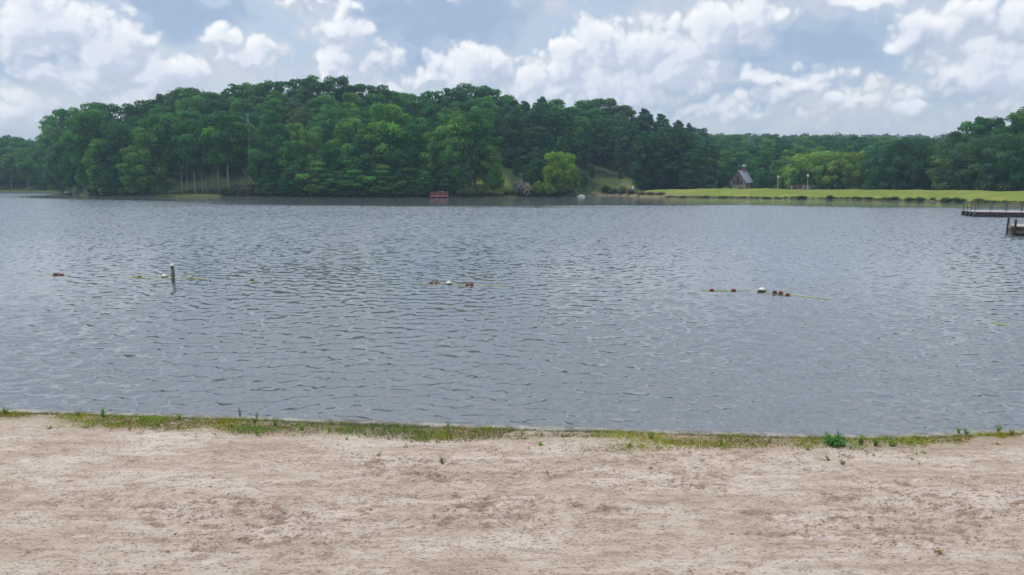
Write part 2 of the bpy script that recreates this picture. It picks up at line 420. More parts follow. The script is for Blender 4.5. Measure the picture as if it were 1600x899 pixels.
me = np_mesh('sand_clods', V.reshape(-1, 3), (fb[None]+6*np.arange(k)[:, None, None]).reshape(-1, 3))
tag(link('sand_clods', me, m_clod), 'small dark clods and crumbs scattered over the beach sand', 'sand crumbs', kind='stuff')

# ------------------------------------------------------------------ low concrete wall along the beach edge
m_conc = simple('weathered_concrete', (.225, .215, .185), .9, .45, 3.5, stretch=(1, 1, 1))
xs = np.linspace(-60, 60, 481)
ye = y_edge(xs)
prof = [(0.0, -1.2), (0.0, .075), (-.03, .10), (-WALL_W+.02, .112), (-WALL_W, .095), (-WALL_W, -.3)]
wx = np.array([[x for _ in prof] for x in xs]); wy = np.array([[e+a+.006*math.sin(e*9+xx*3.1) for a, _ in prof] for e, xx in zip(ye, xs)])
wz = np.array([[zz+.006*math.sin(xx*1.7)+rng.normal()*.002 for _, zz in prof] for xx in xs])
me = grid_mesh('sea_wall', wx, wy, wz)
tag(link('sea_wall', me, m_conc), 'low grey concrete edging wall between the beach grass and the lake', 'wall')

# ------------------------------------------------------------------ grass strip behind the wall
def leaf_material(name, rough=.55, transl=.42):
    m, nt, p, out = mat(name)
    oi = nt.new('ShaderNodeObjectInfo'); ta = nt.new('ShaderNodeAttribute', attribute_name='tint').outputs['Fac']
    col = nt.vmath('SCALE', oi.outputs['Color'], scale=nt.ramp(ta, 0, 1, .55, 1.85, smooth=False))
    n = nt.noise(objcoord(nt), .35, 3, .6)
    warm = nt.mult(col, (1.35, 1.12, .70, 1)); cool = nt.mult(col, (.75, .92, 1.15, 1))
    col = nt.mix(nt.ramp(n, .35, .65), cool, warm)
    nt.put(p.inputs['Base Color'], col); p.inputs['Roughness'].default_value = rough; p.inputs['Specular IOR Level'].default_value = .08
    tr = nt.new('ShaderNodeBsdfTranslucent'); nt.put(tr.inputs[0], nt.mult(col, (1.2, 1.3, .6, 1)))
    ms = nt.new('ShaderNodeMixShader'); ms.inputs[0].default_value = transl
    nt.link(p.outputs[0], ms.inputs[1]); nt.link(tr.outputs[0], ms.inputs[2]); nt.link(ms.outputs[0], out.inputs[0])
    return m
m_leaf = leaf_material('leaf'); m_grass = leaf_material('grass_blade', .7, .35)
m_bark = simple('bark', (.16, .135, .11), .9, .35, 2, stretch=(2, 2, .4))
m_pale = simple('pale_bark', (.25, .235, .21), .9, .3, 2, stretch=(2, 2, .4))

def blades(P, hgt, wid, lean=.5, seed=0):
    g = np.random.default_rng(seed); n = len(P)
    an = g.uniform(0, 2*np.pi, n); a = np.stack([np.cos(an), np.sin(an), 0*an], -1)
    ln = g.uniform(0, 2*np.pi, n); l = np.stack([np.cos(ln), np.sin(ln), 0*ln], -1)*(g.uniform(.1, 1, n)*lean*hgt)[:, None]*1.5
    up = np.array([0, 0, 1.])
    v0 = P - a*wid[:, None]; v1 = P + a*wid[:, None]
    v2 = P + a*wid[:, None]*.7 + l*.35 + up*(hgt*.6)[:, None]; v3 = P + l + up*hgt[:, None]
    V = np.stack([v0, v1, v2, v3], 1).reshape(-1, 3)
    return V, np.arange(4*n).reshape(n, 4)
gp = unit(real(fft_field(256, 64., lambda a, b, k: 1/(k+.3)**1.6, 31)[0]))
def grass_density(x, s):
    pch = sample(gp, 64., x*3.1+20, s*3) + .6*sample(gp, 64., x*6+11, s*9)
    xx = np.clip((x+11)/22, 0, 1)
    width = np.interp(x, [-13, -10, -7, -4, -1, 2, 4.5, 7, 8.4, 9.0, 12], [.8, .8, .7, .75, .85, .9, .7, .62, .5, .2, .15])
    return sstep(width*1.2, width*.5, s + .07*pch), pch
def strip(name, n, hlo, hhi, w, thr, seed, color, label, cat, pw=1.0, smax=1.3):
    g = np.random.default_rng(seed)
    x = g.uniform(-20, 20, n); s = g.uniform(0.005, smax, n); dn, pch = grass_density(x, s)
    p2 = sample(gp, 64., x*4.3+7, s*8+seed)
    k = (g.uniform(0, 1, n) < dn**pw) & (p2 > thr + g.normal(0, .35, n)); x, s, p2 = x[k], s[k], p2[k]
    z = .125 + np.zeros_like(x)
    P = np.stack([x, y_edge(x)-WALL_W-s, z], -1)
    h = g.uniform(hlo, hhi, len(x))*(.6+.5*sstep(-1, 1.5, p2)); wd = g.uniform(.6, 1.2, len(x))*w
    V, Fc = blades(P, h, wd, .8, seed)
    tint = np.repeat(np.clip(.5+.2*p2+g.normal(0, .15, len(x)), 0, 1), 4)
    o = tag(link(name, np_mesh(name, V, Fc, False, {'tint': tint}), m_grass), label, cat, kind='stuff')
    o.color = (*color, 1)
strip('grass_strip', 110000, .02, .065, .007, -1.6, 41, (.16, .165, .04), 'short green grass growing in a strip along the beach wall', 'grass')
strip('bright_grass', 60000, .025, .07, .008, .35, 42, (.19, .27, .045), 'patches of brighter green grass in the strip beside the wall', 'grass')
strip('dry_grass', 50000, .015, .05, .006, -.8, 43, (.34, .25, .14), 'brown dry thatch among the grass at the top of the beach', 'dry grass', .8, 1.6)

def weed_mesh(seed, h, r, nst, broad=.03):
    g = np.random.default_rng(seed); st_ = MB(); Ps = []; Ns = []
    for i in range(nst):
        a = g.uniform(0, 2*math.pi); rr = r*g.uniform(.2, 1); hh = h*g.uniform(.5, 1)
        p0 = np.array([math.cos(a)*rr*.25, math.sin(a)*rr*.25, -.02]); p1 = np.array([math.cos(a)*rr, math.sin(a)*rr, hh])
        st_.tube([p0, (p0+p1)/2+np.array([0, 0, hh*.1]), p1], [.004, .003, .0015], 4)
        for t in np.linspace(.15, 1, 9):
            Ps.append(p0*(1-t)+p1*t + g.normal(0, .012, 3)+np.array([0, 0, .02])); Ns.append(g.normal(0, 1, 3)+np.array([0, 0, 1.2]))
    Ps = np.array(Ps); Ps[:, 2] = np.maximum(Ps[:, 2], .01); Ns = np.array(Ns)
    V, Fc = quads(Ps, Ns, np.full(len(Ps), broad)*g.uniform(.6, 1.3, len(Ps)), g, 2.2)
    return st_, np_mesh('weed_leaf', V, Fc, False, {'tint': np.repeat(g.uniform(.2, .9, len(Ps)), 4)})
def quads(P, N, size, g, asp=1.3):
    N = N/np.linalg.norm(N, axis=1, keepdims=True)
    t = g.normal(size=P.shape); t -= N*(t*N).sum(1, keepdims=True); t /= np.linalg.norm(t, axis=1, keepdims=True)+1e-9
    b = np.cross(N, t); s = size[:, None]
    a = t*s*asp*.5; c = b*s*.5
    V = np.stack([P-a, P-c*.9+a*.1, P+a, P+c*.9+a*.1], 1).reshape(-1, 3)
    return V, np.arange(len(V)).reshape(-1, 4)

# ------------------------------------------------------------------ far shore terrain
SH = np.array([(-900,299.2),(0,300.3),(60,301),(85,301.2),(100,302.6),(112,304.6),(140,306.6),(200,307.6),(300,308.3),(640,309.4),(780,309.4),
      (880,308.9),(905,307.2),(925,306.0),(960,306.2),(985,307.4),(1000,308.4),(1040,309.2),(1180,310.3),(1300,312),(1400,314.2),(1500,316.7),(1600,319.2),(2400,334)])
CR = np.array([(980,299.5),(1000,298.3),(1050,296.9),(1120,295.6),(1200,295.2),(1400,297),(1600,299.2),(2400,306)])
SIL = np.array([(-900,215),(-40,208),(0,209),(20,207),(40,211),(60,217),(75,221),(84,200),(90,190),(100,178),(125,166),(150,158),(180,158),(197,172),(215,167),(240,150),
      (262,145),(300,135),(330,132),(352,143),(380,134),(420,125),(470,122),(500,114),(525,119),(560,128),(620,138),(650,146),(690,142),(720,133),
      (750,127),(785,136),(803,156),(830,160),(855,152),(872,149),(895,165),(915,152),(940,151),(965,163),(985,159),(1005,172),(1040,182),(1070,193),(1100,199),
      (1125,203),(1180,207),(1250,206),(1300,209),(1350,211),(1400,211),(1450,214),(1472,216),(1482,200),(1505,187),(1540,178),(1560,188),(1578,168),(1600,163),(1700,160),(2400,170)], float)
TR = np.array([(-900,70),(60,70),(100,60),(200,78),(860,85),(1000,85),(1060,105),(1120,170),(1180,250),(1440,250),(1475,90),(1520,60),(2400,60)], float)
T0 = np.array([(-900,12),(90,12),(120,3),(240,16),(370,14),(420,3),(930,3),(975,14),(1010,34),(1100,50),(1180,75),(1460,75),(1500,38),(2400,38)], float)
def shoreXY(px): g_ = ground(px, np.interp(px, SH[:, 0], SH[:, 1])); return g_[0], g_[1], math.hypot(g_[0], g_[1])
def pos_xy(px, t):
    x, y, r = shoreXY(px); return x*(r+t)/r, y*(r+t)/r
def sil_z(px, t):
    x, y = pos_xy(px, t); return at(px, np.interp(px, SIL[:, 0], SIL[:, 1]), y)[2]
def crest_z(px):
    x, y = pos_xy(px, 13.); return at(px, np.interp(px, CR[:, 0], CR[:, 1]), y)[2]
PXC = np.arange(-900, 2401, 10.)
_rz = np.array([sil_z(p_, np.interp(p_, TR[:, 0], TR[:, 1])) - 20.5 for p_ in PXC])
_rz = np.convolve(np.pad(_rz, 6, 'edge'), np.ones(13)/13, 'valid')
_cz = np.array([crest_z(p_) for p_ in PXC])
def terr(px, t):
    if t <= 0: return max(-1.5, .12 + t*.35)
    dam = float(sstep(985, 1020, px)); cz = float(np.interp(px, PXC, _cz))
    bank0 = .12 + .45*float(sstep(0, 2.0, t)) + .05*min(t, 12)
    bank1 = .12 + .35*float(sstep(0, .8, t)) + (cz-.47)*float(np.clip((t-.8)/11.0, 0, 1))**.8
    bank1 -= .9*float(sstep(16, 26, t))
    b = bank0*(1-dam) + bank1*dam
    tr = float(np.interp(px, TR[:, 0], TR[:, 1])); t0 = float(np.interp(px, T0[:, 0], T0[:, 1])); rz = float(np.interp(px, PXC, _rz))
    s = max(0, (t-t0)/(tr-t0))
    f = min(1, s)**.85 if s < 1 else 1
    f = f*.8 + .2*float(sstep(0, 1, s))
    z = b + max(0, rz-b)*f
    if t > tr: z = max(b, z - .05*(t-tr)*(1 if t < tr+100 else 0) - (5 if t >= tr+100 else 0))
    return z
TROWS = [-30, -8, -3, -1, -.3, 0, .4, .9, 1.5, 2.3, 3.5, 5, 7, 9, 11, 12.6, 14, 16, 18, 21, 25, 30, 36, 43, 50, 58, 68, 80, 95, 115, 140, 170, 210, 260, 320, 420, 600, 900]
cols = np.concatenate([np.arange(-900, -40, 30.), np.arange(-40, 1660, 5.), np.arange(1660, 2401, 30.)])
TX = np.zeros((len(TROWS), len(cols))); TY = TX.copy(); TZ = TX.copy(); GM = TX.copy(); TD = TX.copy()
ln_ = unit(real(fft_field(256, 120., lambda a, b, k: 1/(k+.2)**1.6, 61)[0]))
for j, p_ in enumerate(cols):
    for i, t in enumerate(TROWS):
        tj = t + (0 if t > 1 or t < -2 else .0)
        x, y = pos_xy(p_, tj); TX[i, j] = x; TY[i, j] = y
        nz = float(sample(ln_, 120., np.array(x*1.0), np.array(y*1.0)))
        TZ[i, j] = terr(p_, t) + (nz*.10*min(1, max(t, 0)/3) if t > 0 else 0)
        op = 0.0                                               # open grass
        if p_ > 985: op = float(sstep(72, 40, t)) if p_ > 1110 else float(sstep(30, 20, t))
        elif 700 < p_ < 850: op = float(sstep(40, 26, t))*float(sstep(715, 750, p_))*float(sstep(825, 795, p_+t*.9))*.8
        elif 900 < p_ <= 985: op = (.36+.5*float(sstep(965, 990, p_)))*float(sstep(46, 26, t))*float(sstep(905, 940, p_))
        elif 225 < p_ < 420: op = .5*float(sstep(17, 10, t))*float(sstep(225, 250, p_))*float(sstep(420, 380, p_))
        elif p_ < 160: op = .38*float(sstep(14, 7, t))*float(sstep(105, 92, p_))
        GM[i, j] = op; TD[i, j] = t
me = grid_mesh('far_shore_ground', TX, TY, TZ, {'grass': GM.ravel(), 'inland': TD.ravel()})
m_terr, nt, p, out = mat('far_shore_ground')
pos = worldpos(nt)
ga = nt.new('ShaderNodeAttribute', attribute_name='grass').outputs['Fac']; ia = nt.new('ShaderNodeAttribute', attribute_name='inland').outputs['Fac']
n1 = nt.noise(nt.vmath('MULTIPLY', pos, (1, 1, 3)), .12, 5, .6); n2 = nt.noise(pos, .9, 4, .65); n3 = nt.noise(nt.vmath('MULTIPLY', pos, (.3, 1, 1)), .5, 3, .6)
gc = nt.mix(nt.ramp(n1, .35, .65), (.150, .200, .038), (.210, .245, .055))
gc = nt.mix(nt.ramp(n2, .45, .7, 0, .55), gc, (.17, .20, .03))
gc = nt.mix(nt.ramp(n3, .56, .72, 0, .6), gc, (.34, .26, .07))
fl = nt.mix(nt.ramp(n2, .4, .65), (.030, .058, .020), (.060, .080, .030))
gm = nt.math('ADD', ga, nt.math('MULTIPLY', nt.math('SUBTRACT', n2, .5), .5))
c = nt.mix(nt.ramp(gm, .15, .95), fl, gc)
mud = nt.math('ADD', ia, nt.math('MULTIPLY', nt.math('SUBTRACT', n2, .5), 2.5))
c = nt.mix(nt.ramp(mud, -.2, 1.1, 1, 0), c, (.085, .075, .045))
sepx = nt.new('ShaderNodeSeparateXYZ'); nt.link(pos, sepx.inputs[0])
inlet = nt.math('MULTIPLY', nt.ramp(sepx.outputs[0], 22, 30), nt.ramp(sepx.outputs[0], 62, 50))
inlet = nt.math('MULTIPLY', inlet, nt.ramp(mud, 3.0, 6.0, 1, 0))
c = nt.mix(nt.math('MULTIPLY', inlet, .55), c, (.20, .16, .11))
nt.put(p.inputs['Base Color'], c); p.inputs['Roughness'].default_value = .95; p.inputs['Specular IOR Level'].default_value = .1
b = nt.new('ShaderNodeBump'); b.inputs['Strength'].default_value = .6; b.inputs['Distance'].default_value = .15
nt.put(b.inputs['Height'], nt.noise(pos, 2.5, 5, .7)); nt.link(b.outputs[0], p.inputs['Normal'])
tag(link('far_shore_ground', me, m_terr), kind='structure')

# ------------------------------------------------------------------ trees
def lobes_to_mesh(name, lobes, nleaf, leaf, seed, asp=1.3, jit=.55, drop=None):
    """lobes: list of (centre, axis radial dir, (ra, rb, rc), tint)"""
    g = np.random.default_rng(seed); Ps, Ns, Ts = [], [], []
    area = np.array([(l[2][0]*l[2][1]+l[2][1]*l[2][2]+l[2][0]*l[2][2]) for l in lobes]); area = area/area.sum()
    for (c, ax, rr, ti), ar in zip(lobes, area):
        n = max(20, int(nleaf*ar))
        d = g.normal(size=(n, 3)); d /= np.linalg.norm(d, axis=1, keepdims=True)
        d[:, 2] = np.where((d[:, 2] < -.2) & (g.uniform(size=n) < .5), -d[:, 2], d[:, 2])
        rad = (1 - np.abs(g.normal(0, .20, n)))*(1+.10*np.sin(d[:, 0]*7+seed)*np.sin(d[:, 1]*6+c[2])) + (g.uniform(size=n) < .07)*g.uniform(0, .28, n)
        a = np.array([ax[0], ax[1], 0.0]); a = a/(np.linalg.norm(a)+1e-9); b = np.array([-a[1], a[0], 0]); u = np.array([0, 0, 1.])
        q = d*rad[:, None]
        P = c + q[:, :1]*a*rr[0] + q[:, 1:2]*b*rr[1] + q[:, 2:]*u*rr[2]
        nd = d[:, :1]*a/rr[0] + d[:, 1:2]*b/rr[1] + d[:, 2:]*u/rr[2]; nd /= np.linalg.norm(nd, axis=1, keepdims=True)
        Ps.append(P); Ns.append(nd + g.normal(0, jit, (n, 3))); Ts.append(np.clip(ti + g.normal(0, .13, n), 0, 1))
    P = np.concatenate(Ps); N = np.concatenate(Ns); T = np.concatenate(Ts)
    V, Fc = quads(P, N, leaf*g.uniform(.6, 1.35, len(P)), g, asp)
    return np_mesh(name, V, Fc, False, {'tint': np.repeat(T, 4)})

def prof_(h): return (.72+.28*(h/.5)**.7) if h < .5 else math.sqrt(max(.02, 1-((h-.5)/.5)**2.2))
def broad_crown(seed, Ht=20., base=.12, Rc=6., nl=46, lr=(1.3, 2.3), flat=.8, nleaf=9500, leaf=.53, top=1.0, airy=False):
    g = np.random.default_rng(seed); lobes = []
    z0 = Ht*base; zc = Ht*top
    lean = g.normal(0, .4, 2)
    for i in range(nl):
        h = (i+.5)/nl if i < nl*.6 else g.uniform(.35, 1)
        h = .90*min(1, max(.02, h + g.normal(0, .03)))
        pr = Rc*prof_(h)
        a = i*2.399 + g.normal(0, .5); r_ = g.uniform(*lr)*(1 if h < .85 else .9)
        rad = max(0, pr - r_*.75)*g.uniform(.72, 1.08)
        if g.uniform() < .12: rad += g.uniform(.4, 1.4)
        c = np.array([math.cos(a)*rad + lean[0]*h, math.sin(a)*rad + lean[1]*h, z0 + (zc-z0)*h])
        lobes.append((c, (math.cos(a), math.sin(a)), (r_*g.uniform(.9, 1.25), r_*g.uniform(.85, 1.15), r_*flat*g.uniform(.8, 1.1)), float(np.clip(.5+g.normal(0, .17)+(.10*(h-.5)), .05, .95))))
    if not airy:
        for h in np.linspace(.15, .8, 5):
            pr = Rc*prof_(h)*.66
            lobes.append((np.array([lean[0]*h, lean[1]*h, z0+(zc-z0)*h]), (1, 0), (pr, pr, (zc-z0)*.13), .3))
    tr = MB(); tp = np.array([lean[0]*.6, lean[1]*.6, z0+(zc-z0)*.75])
    tr.tube([(0, 0, -1.0), (.0, .0, .5), (lean[0]*.2, lean[1]*.2, Ht*.3), tp], [.42, .30, .24, .06], 7)
    for (c, ax, rr, ti) in lobes[::4]:
        zs = min(c[2]-1.0, Ht*.6)
        if zs < 1.5: zs = 1.5
        s0 = np.array([0, 0, zs*.75]); tr.tube([s0, (s0+c)/2 + np.array([0, 0, -.3]), c], [.11, .07, .03], 5)
    return lobes_to_mesh('broadleaf_crown', lobes, nleaf, leaf, seed), tr.mesh('broadleaf_trunk', True)

def pine_crown(seed, Ht=22., base=.30, Rc=4.0, nleaf=9000, droop=.12, full=.8):
    g = np.random.default_rng(seed); lobes = []; tr = MB()
    tr.tube([(0, 0, -1), (0, 0, Ht*.4), (g.normal(0, .15), g.normal(0, .15), Ht*.8), (0, 0, Ht*.985)], [.34, .26, .14, .03], 7)
    z = Ht*base; k = 0
    while z < Ht*.97:
        h = (z-Ht*base)/(Ht*(1-base)); pr = Rc*(1-h**2.8)**.7*(.6+.4*min(1, h*4)) + .9
        nb = 5 if h < .8 else 3
        for i in range(nb):
            a = k*1.1 + i*2*math.pi/nb + g.normal(0, .3); L = pr*g.uniform(.65, 1.12)
            r_ = max(.6, L*.34)
            c = np.array([math.cos(a)*(L-r_*.9), math.sin(a)*(L-r_*.9), z - L*droop + g.normal(0, .25)])
            lobes.append((c, (math.cos(a), math.sin(a)), (r_*1.45, r_*.95, .50+r_*.28), float(np.clip(.45+g.normal(0, .18), .05, .95))))
            tr.tube([(0, 0, z-.2), tuple(c)], [.05, .02], 4)
        k += 1; z += g.uniform(.75, 1.15)
    lobes.append((np.array([0, 0, Ht*.95]), (1, 0), (1.1, 1.1, 1.1), .6))
    return lobes_to_mesh('pine_crown', lobes, nleaf, .44, seed, asp=2.2, jit=.8), tr.mesh('pine_trunk', True)

VAR = {}
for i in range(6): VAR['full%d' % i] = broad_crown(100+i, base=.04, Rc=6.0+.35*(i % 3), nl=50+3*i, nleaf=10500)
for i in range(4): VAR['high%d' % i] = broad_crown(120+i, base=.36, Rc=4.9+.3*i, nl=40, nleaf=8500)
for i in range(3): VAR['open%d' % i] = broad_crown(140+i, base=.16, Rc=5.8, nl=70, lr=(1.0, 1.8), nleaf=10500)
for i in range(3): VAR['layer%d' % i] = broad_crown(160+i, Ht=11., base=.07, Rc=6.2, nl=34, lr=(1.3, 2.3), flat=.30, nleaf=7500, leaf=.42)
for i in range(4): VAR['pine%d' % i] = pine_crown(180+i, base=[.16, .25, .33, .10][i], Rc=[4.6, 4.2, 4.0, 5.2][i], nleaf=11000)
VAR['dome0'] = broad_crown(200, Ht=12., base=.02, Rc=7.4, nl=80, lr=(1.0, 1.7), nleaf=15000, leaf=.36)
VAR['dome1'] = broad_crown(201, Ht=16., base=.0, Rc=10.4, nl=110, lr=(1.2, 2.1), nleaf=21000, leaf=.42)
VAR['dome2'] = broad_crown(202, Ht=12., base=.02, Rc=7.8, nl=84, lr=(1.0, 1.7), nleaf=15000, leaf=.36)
VHT = {'layer': 11., 'dome0': 12., 'dome1': 16., 'dome2': 12., 'pine': 22.}
def vht(v):
    for k_, h_ in VHT.items():
        if v.startswith(k_): return h_
    return 20.
TONES = {'dark': (0.036, 0.124, 0.046), 'mid': (0.060, 0.175, 0.050), 'fresh': (0.092, 0.200, 0.048), 'blue': (0.044, 0.138, 0.064), 'pine': (0.045, 0.110, 0.062),
         'pinelt': (0.062, 0.135, 0.072), 'bright': (.185, .295, .030), 'willow': (0.173, 0.269, 0.063), 'olive': (0.072, 0.141, 0.058), 'yellow': (0.205, 0.263, 0.034)}
TREES = []
def tree(px, t, h, v, tone, label, group=None, wide=1.0, name=None, cat='tree', bark=None, sink=0.0):
    x, y = pos_xy(px, t); z = terr(px, t) - sink; s = h/vht(v); sw = s*wide
    kind = name or ('pine_tree' if v.startswith('pine') else 'broadleaf_tree')
    o = empty(kind, (x, y, z), R.uniform(0, 6.28), label, cat, group, (sw, sw, s))
    cm, tm = VAR[v]
    tk = link('trunk', tm, m_bark, o)
    if bark:
        tk.material_slots[0].link = 'OBJECT'; tk.material_slots[0].material = bark
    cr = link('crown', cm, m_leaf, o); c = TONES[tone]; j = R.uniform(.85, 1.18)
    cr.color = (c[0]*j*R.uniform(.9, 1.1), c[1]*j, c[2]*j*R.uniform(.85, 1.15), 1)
    TREES.append(o); return o
def cap(px, t, drop=0.0): return sil_z(px, t) - terr(px, t) - drop

TNAME = {'dark': 'dark green', 'mid': 'mid green', 'fresh': 'fresh green', 'blue': 'blue-green', 'pine': 'bluish', 'pinelt': 'grey-green', 'olive': 'olive green', 'willow': 'pale green', 'yellow': 'yellow-green', 'bright': 'bright green'}
def pick(l): return l[R.randrange(len(l))]
def zone(px):
    if px < 250: return 'the left end of the wooded point'
    if px < 480: return 'the hill left of its highest crown'
    if px < 700: return 'the hill left of the red dock'
    if px < 835: return 'the hill between the red dock and the pines'
    return 'the slope above the little inlet'
_un = ['', 'first', 'second', 'third', 'fourth', 'fifth', 'sixth', 'seventh', 'eighth', 'ninth', 'tenth', 'eleventh', 'twelfth', 'thirteenth', 'fourteenth', 'fifteenth', 'sixteenth', 'seventeenth', 'eighteenth', 'nineteenth']
_te = [('twenty', 'twentieth'), ('thirty', 'thirtieth'), ('forty', 'fortieth'), ('fifty', 'fiftieth'), ('sixty', 'sixtieth'), ('seventy', 'seventieth'), ('eighty', 'eightieth'), ('ninety', 'ninetieth')]
ORD = _un[1:] + [b_ if q == 0 else a_ + '-' + _un[q] for a_, b_ in _te for q in range(10)]

# skyline trees of the hill
k = 0; px = 99.
while px < 1105:
    tr_ = float(np.interp(px, TR[:, 0], TR[:, 1])); t = tr_ - R.uniform(0, 6)
    pine = px > 985 or (800 < px < 852)
    tone = pick(['pine', 'pine', 'blue']) if pine else pick(['dark', 'mid', 'dark', 'olive', 'mid'])
    v = 'pine%d' % R.randrange(4) if pine and R.random() < .8 else pick(['full0', 'full1', 'full2', 'full3', 'open0', 'open1', 'full5', 'full4'])
    h = max(9, cap(px, t) + R.uniform(-.5, 1.0))
    tree(px, t, h, v, tone, '%s %s on the skyline of the hill, %s crown from the left' % (TNAME[tone], 'pine' if v.startswith('pine') else 'tree', ORD[k]), wide=R.uniform(.95, 1.3)*(.85 if v.startswith('pine') else 1))
    k += 1; px += R.uniform(20, 36)*(.75 if pine else 1)
# middle ranks of the hill
for t0_, drp, step in ((64, 3.5, 42), (48, 8, 40), (34, 11.5, 38), (22, 15, 40)):
    px = 125. + R.uniform(0, 30)
    while px < 1110:
        if t0_ <= 34 and (748 < px < 838 or 905 < px < 1000): px += 20; continue
        if t0_ <= 22 and 235 < px < 410 : px += 20; continue
        if t0_ >= 48 and 905 < px < 960 and t0_ < 50: pass
        t = t0_ + R.uniform(-5, 5)
        if px > 985 and t < 32: px += 20; continue
        pine = px > 950 or 790 < px < 905
        mx_h = cap(px, t, drp*R.uniform(.6, 1.1))
        h = min(mx_h, R.uniform(17, 22) if not pine else R.uniform(19, 24))
        if h > 7:
            tone = pick(['pine', 'pinelt', 'pine', 'blue']) if pine else pick(['dark', 'mid', 'mid', 'fresh', 'dark', 'blue', 'olive'])
            v = 'pine%d' % R.randrange(4) if pine and R.random() < .85 else pick(['full%d' % q for q in range(6)]+['high0', 'open0'])
            zn = zone(px) if px < 950 else 'the pine slope left of the chapel'
            kd = 'pine' if v.startswith('pine') else 'broadleaf tree'
            rk = 'high up' if t0_ > 50 else ('halfway up' if t0_ > 30 else 'low down')
            lb = '%s %s %s on %s' % (TNAME[tone], kd, rk, zn)
            tree(px, t, h, v, tone, lb, lb.replace(TNAME[tone]+' ', TNAME[tone]+' ').replace(' among', 's among', 1) if 0 else lb, wide=R.uniform(.85, 1.15))
        px += R.uniform(.75, 1.2)*step
# front rank at the water's edge: px, t, top py, variant, tone, wide
FR = [(97,2,225,'full2','mid',.9),(108,7,196,'open1','olive',.8),(124,9,205,'full0','dark',.9),(150,8,165,'full1','mid',.85),(165,3,215,'full4','fresh',.95),(188,7,188,'full5','dark',.9),
      (214,3,222,'full3','fresh',.9),(238,4,196,'full2','fresh',.8),(258,10,176,'high3','mid',.9),(286,12,190,'high0','dark',.9),(306,11,180,'high1','mid',.85),(324,13,196,'high2','fresh',.85),
      (343,11,172,'high3','dark',.85),(359,8,168,'high0','mid',1.0),(385,12,188,'high1','blue',.95),(414,5,205,'full1','mid',.85),(436,8,190,'full4','dark',.9),(462,4,214,'full3','mid',.85),
      (492,9,196,'full5','fresh',.9),(520,4,222,'full0','dark',.9),(548,10,180,'full2','fresh',.95),(572,5,208,'full4','blue',.85),(604,9,152,'full1','fresh',.9),(628,5,200,'full5','dark',.85),
      (655,9,186,'full3','mid',.9),(684,6,196,'full2','fresh',.85),(716,5,176,'full0','fresh',.9),(742,8,166,'open2','mid',.95),(768,5,222,'full1','fresh',.75),(724,2,238,'full4','olive',.7)]
for i, (px, t, ty, v, tone, wd) in enumerate(FR):
    x, y = pos_xy(px, t); h = at(px, ty, y)[2] - terr(px, t)
    sh = 'with bare pale trunk' if v.startswith('high') else 'leafy to the ground'
    tree(px, t, h, v, tone, '%s tree at the water\'s edge, %s from the point, %s' % (TNAME[tone], ORD[sorted(q[0] for q in FR).index(px)], sh), wide=wd, bark=m_pale if v.startswith('high') else None)
# slim pale-trunked trees between them
for i, (px, t, ty) in enumerate([(281,13,205),(294,12,210),(318,10,205),(327,14,200),(336,15,202),(237,6,232),(123,6,240),(132,9,232)]):
    x, y = pos_xy(px, t); h = at(px, ty, y)[2]-terr(px, t)
    where = 'on the open grass left of the tallest bare trunk' if 270 < px < 350 else ('behind the dark small dock' if px > 200 else 'near the tip of the point')
    lb = 'slim pale-trunked tree %s' % where
    tree(px, t, h, 'high%d' % (i % 4), 'dark', lb, lb, wide=.62, bark=m_pale, name='slim_tree')
# low spreading layered trees over the water
for i, (px, t, ty, tone, wd) in enumerate([(420,3,262,'mid',.9),(452,2,270,'dark',.9),(500,3,246,'fresh',1.0),(538,2,264,'mid',1.1),(565,4,240,'mid',1.0),(598,2,252,'mid',1.0),(632,2.5,258,'fresh',1.0),(660,3,262,'mid',.9),(706,4,246,'mid',.8),(776,4,262,'fresh',.6)]):
    x, y = pos_xy(px, t); h = at(px, ty, y)[2]-terr(px, t)
    tree(px, t, h, 'layer%d' % (i % 3), tone, 'low %s tree with flat boughs over the water, %s from the left' % (TNAME[tone], ORD[i]), wide=wd, name='spreading_tree')
# big dark pines either side of the bright tree
for i, (px, t, ty, v, wd) in enumerate([(806,36,166,'pine3',1.05),(842,42,160,'pine3',1.2),(868,44,176,'pine3',1.15),(884,38,200,'pine0',1.2),(826,30,200,'pine3',1.1),(850,24,232,'pine0',1.1),(800,52,158,'pine1',1.1)]):
    x, y = pos_xy(px, t); h = at(px, ty, y)[2]-terr(px, t)
    tree(px, t, h, v, 'pine', 'dense dark pine behind the bright green tree, %s of that clump from the left' % ORD[[6,1,4,5,2,3,0].index(i) if 0 else sorted([806,842,868,884,826,850,800]).index(px)], wide=wd)
tree(872, 7, at(872, 235, pos_xy(872, 7)[1])[2]-terr(872, 7), 'dome0', 'bright', 'bright yellow-green rounded tree standing at the inlet left of the white boat', wide=.74, name='maple_tree')
tree(893, 4, at(893, 258, pos_xy(893, 4)[1])[2]-terr(893, 4), 'open0', 'bright', 'smaller bright green tree leaning over the white boat beside the big bright one', wide=1.0, name='maple_tree')
tree(912, 9, at(912, 268, pos_xy(912, 9)[1])[2]-terr(912, 9), 'full1', 'blue', 'small dark blue-green tree at the foot of the slope right of the bright tree', wide=.85)
for px, t, ty, w_, lb in ((826, 10, 256, .9, 'small dark tree filling the dip just right of the mown knoll'), (842, 14, 246, .8, 'dark tree behind the left side of the bright green tree'), (806, 24, 246, .7, 'dark tree at the top of the mown knoll'), (925, 22, 258, .6, 'shrubby dark tree on the slope right of the bright green tree')):
    x, y = pos_xy(px, t); tree(px, t, at(px, ty, y)[2]-terr(px, t), 'full%d' % (px % 6), 'dark', lb, wide=w_)
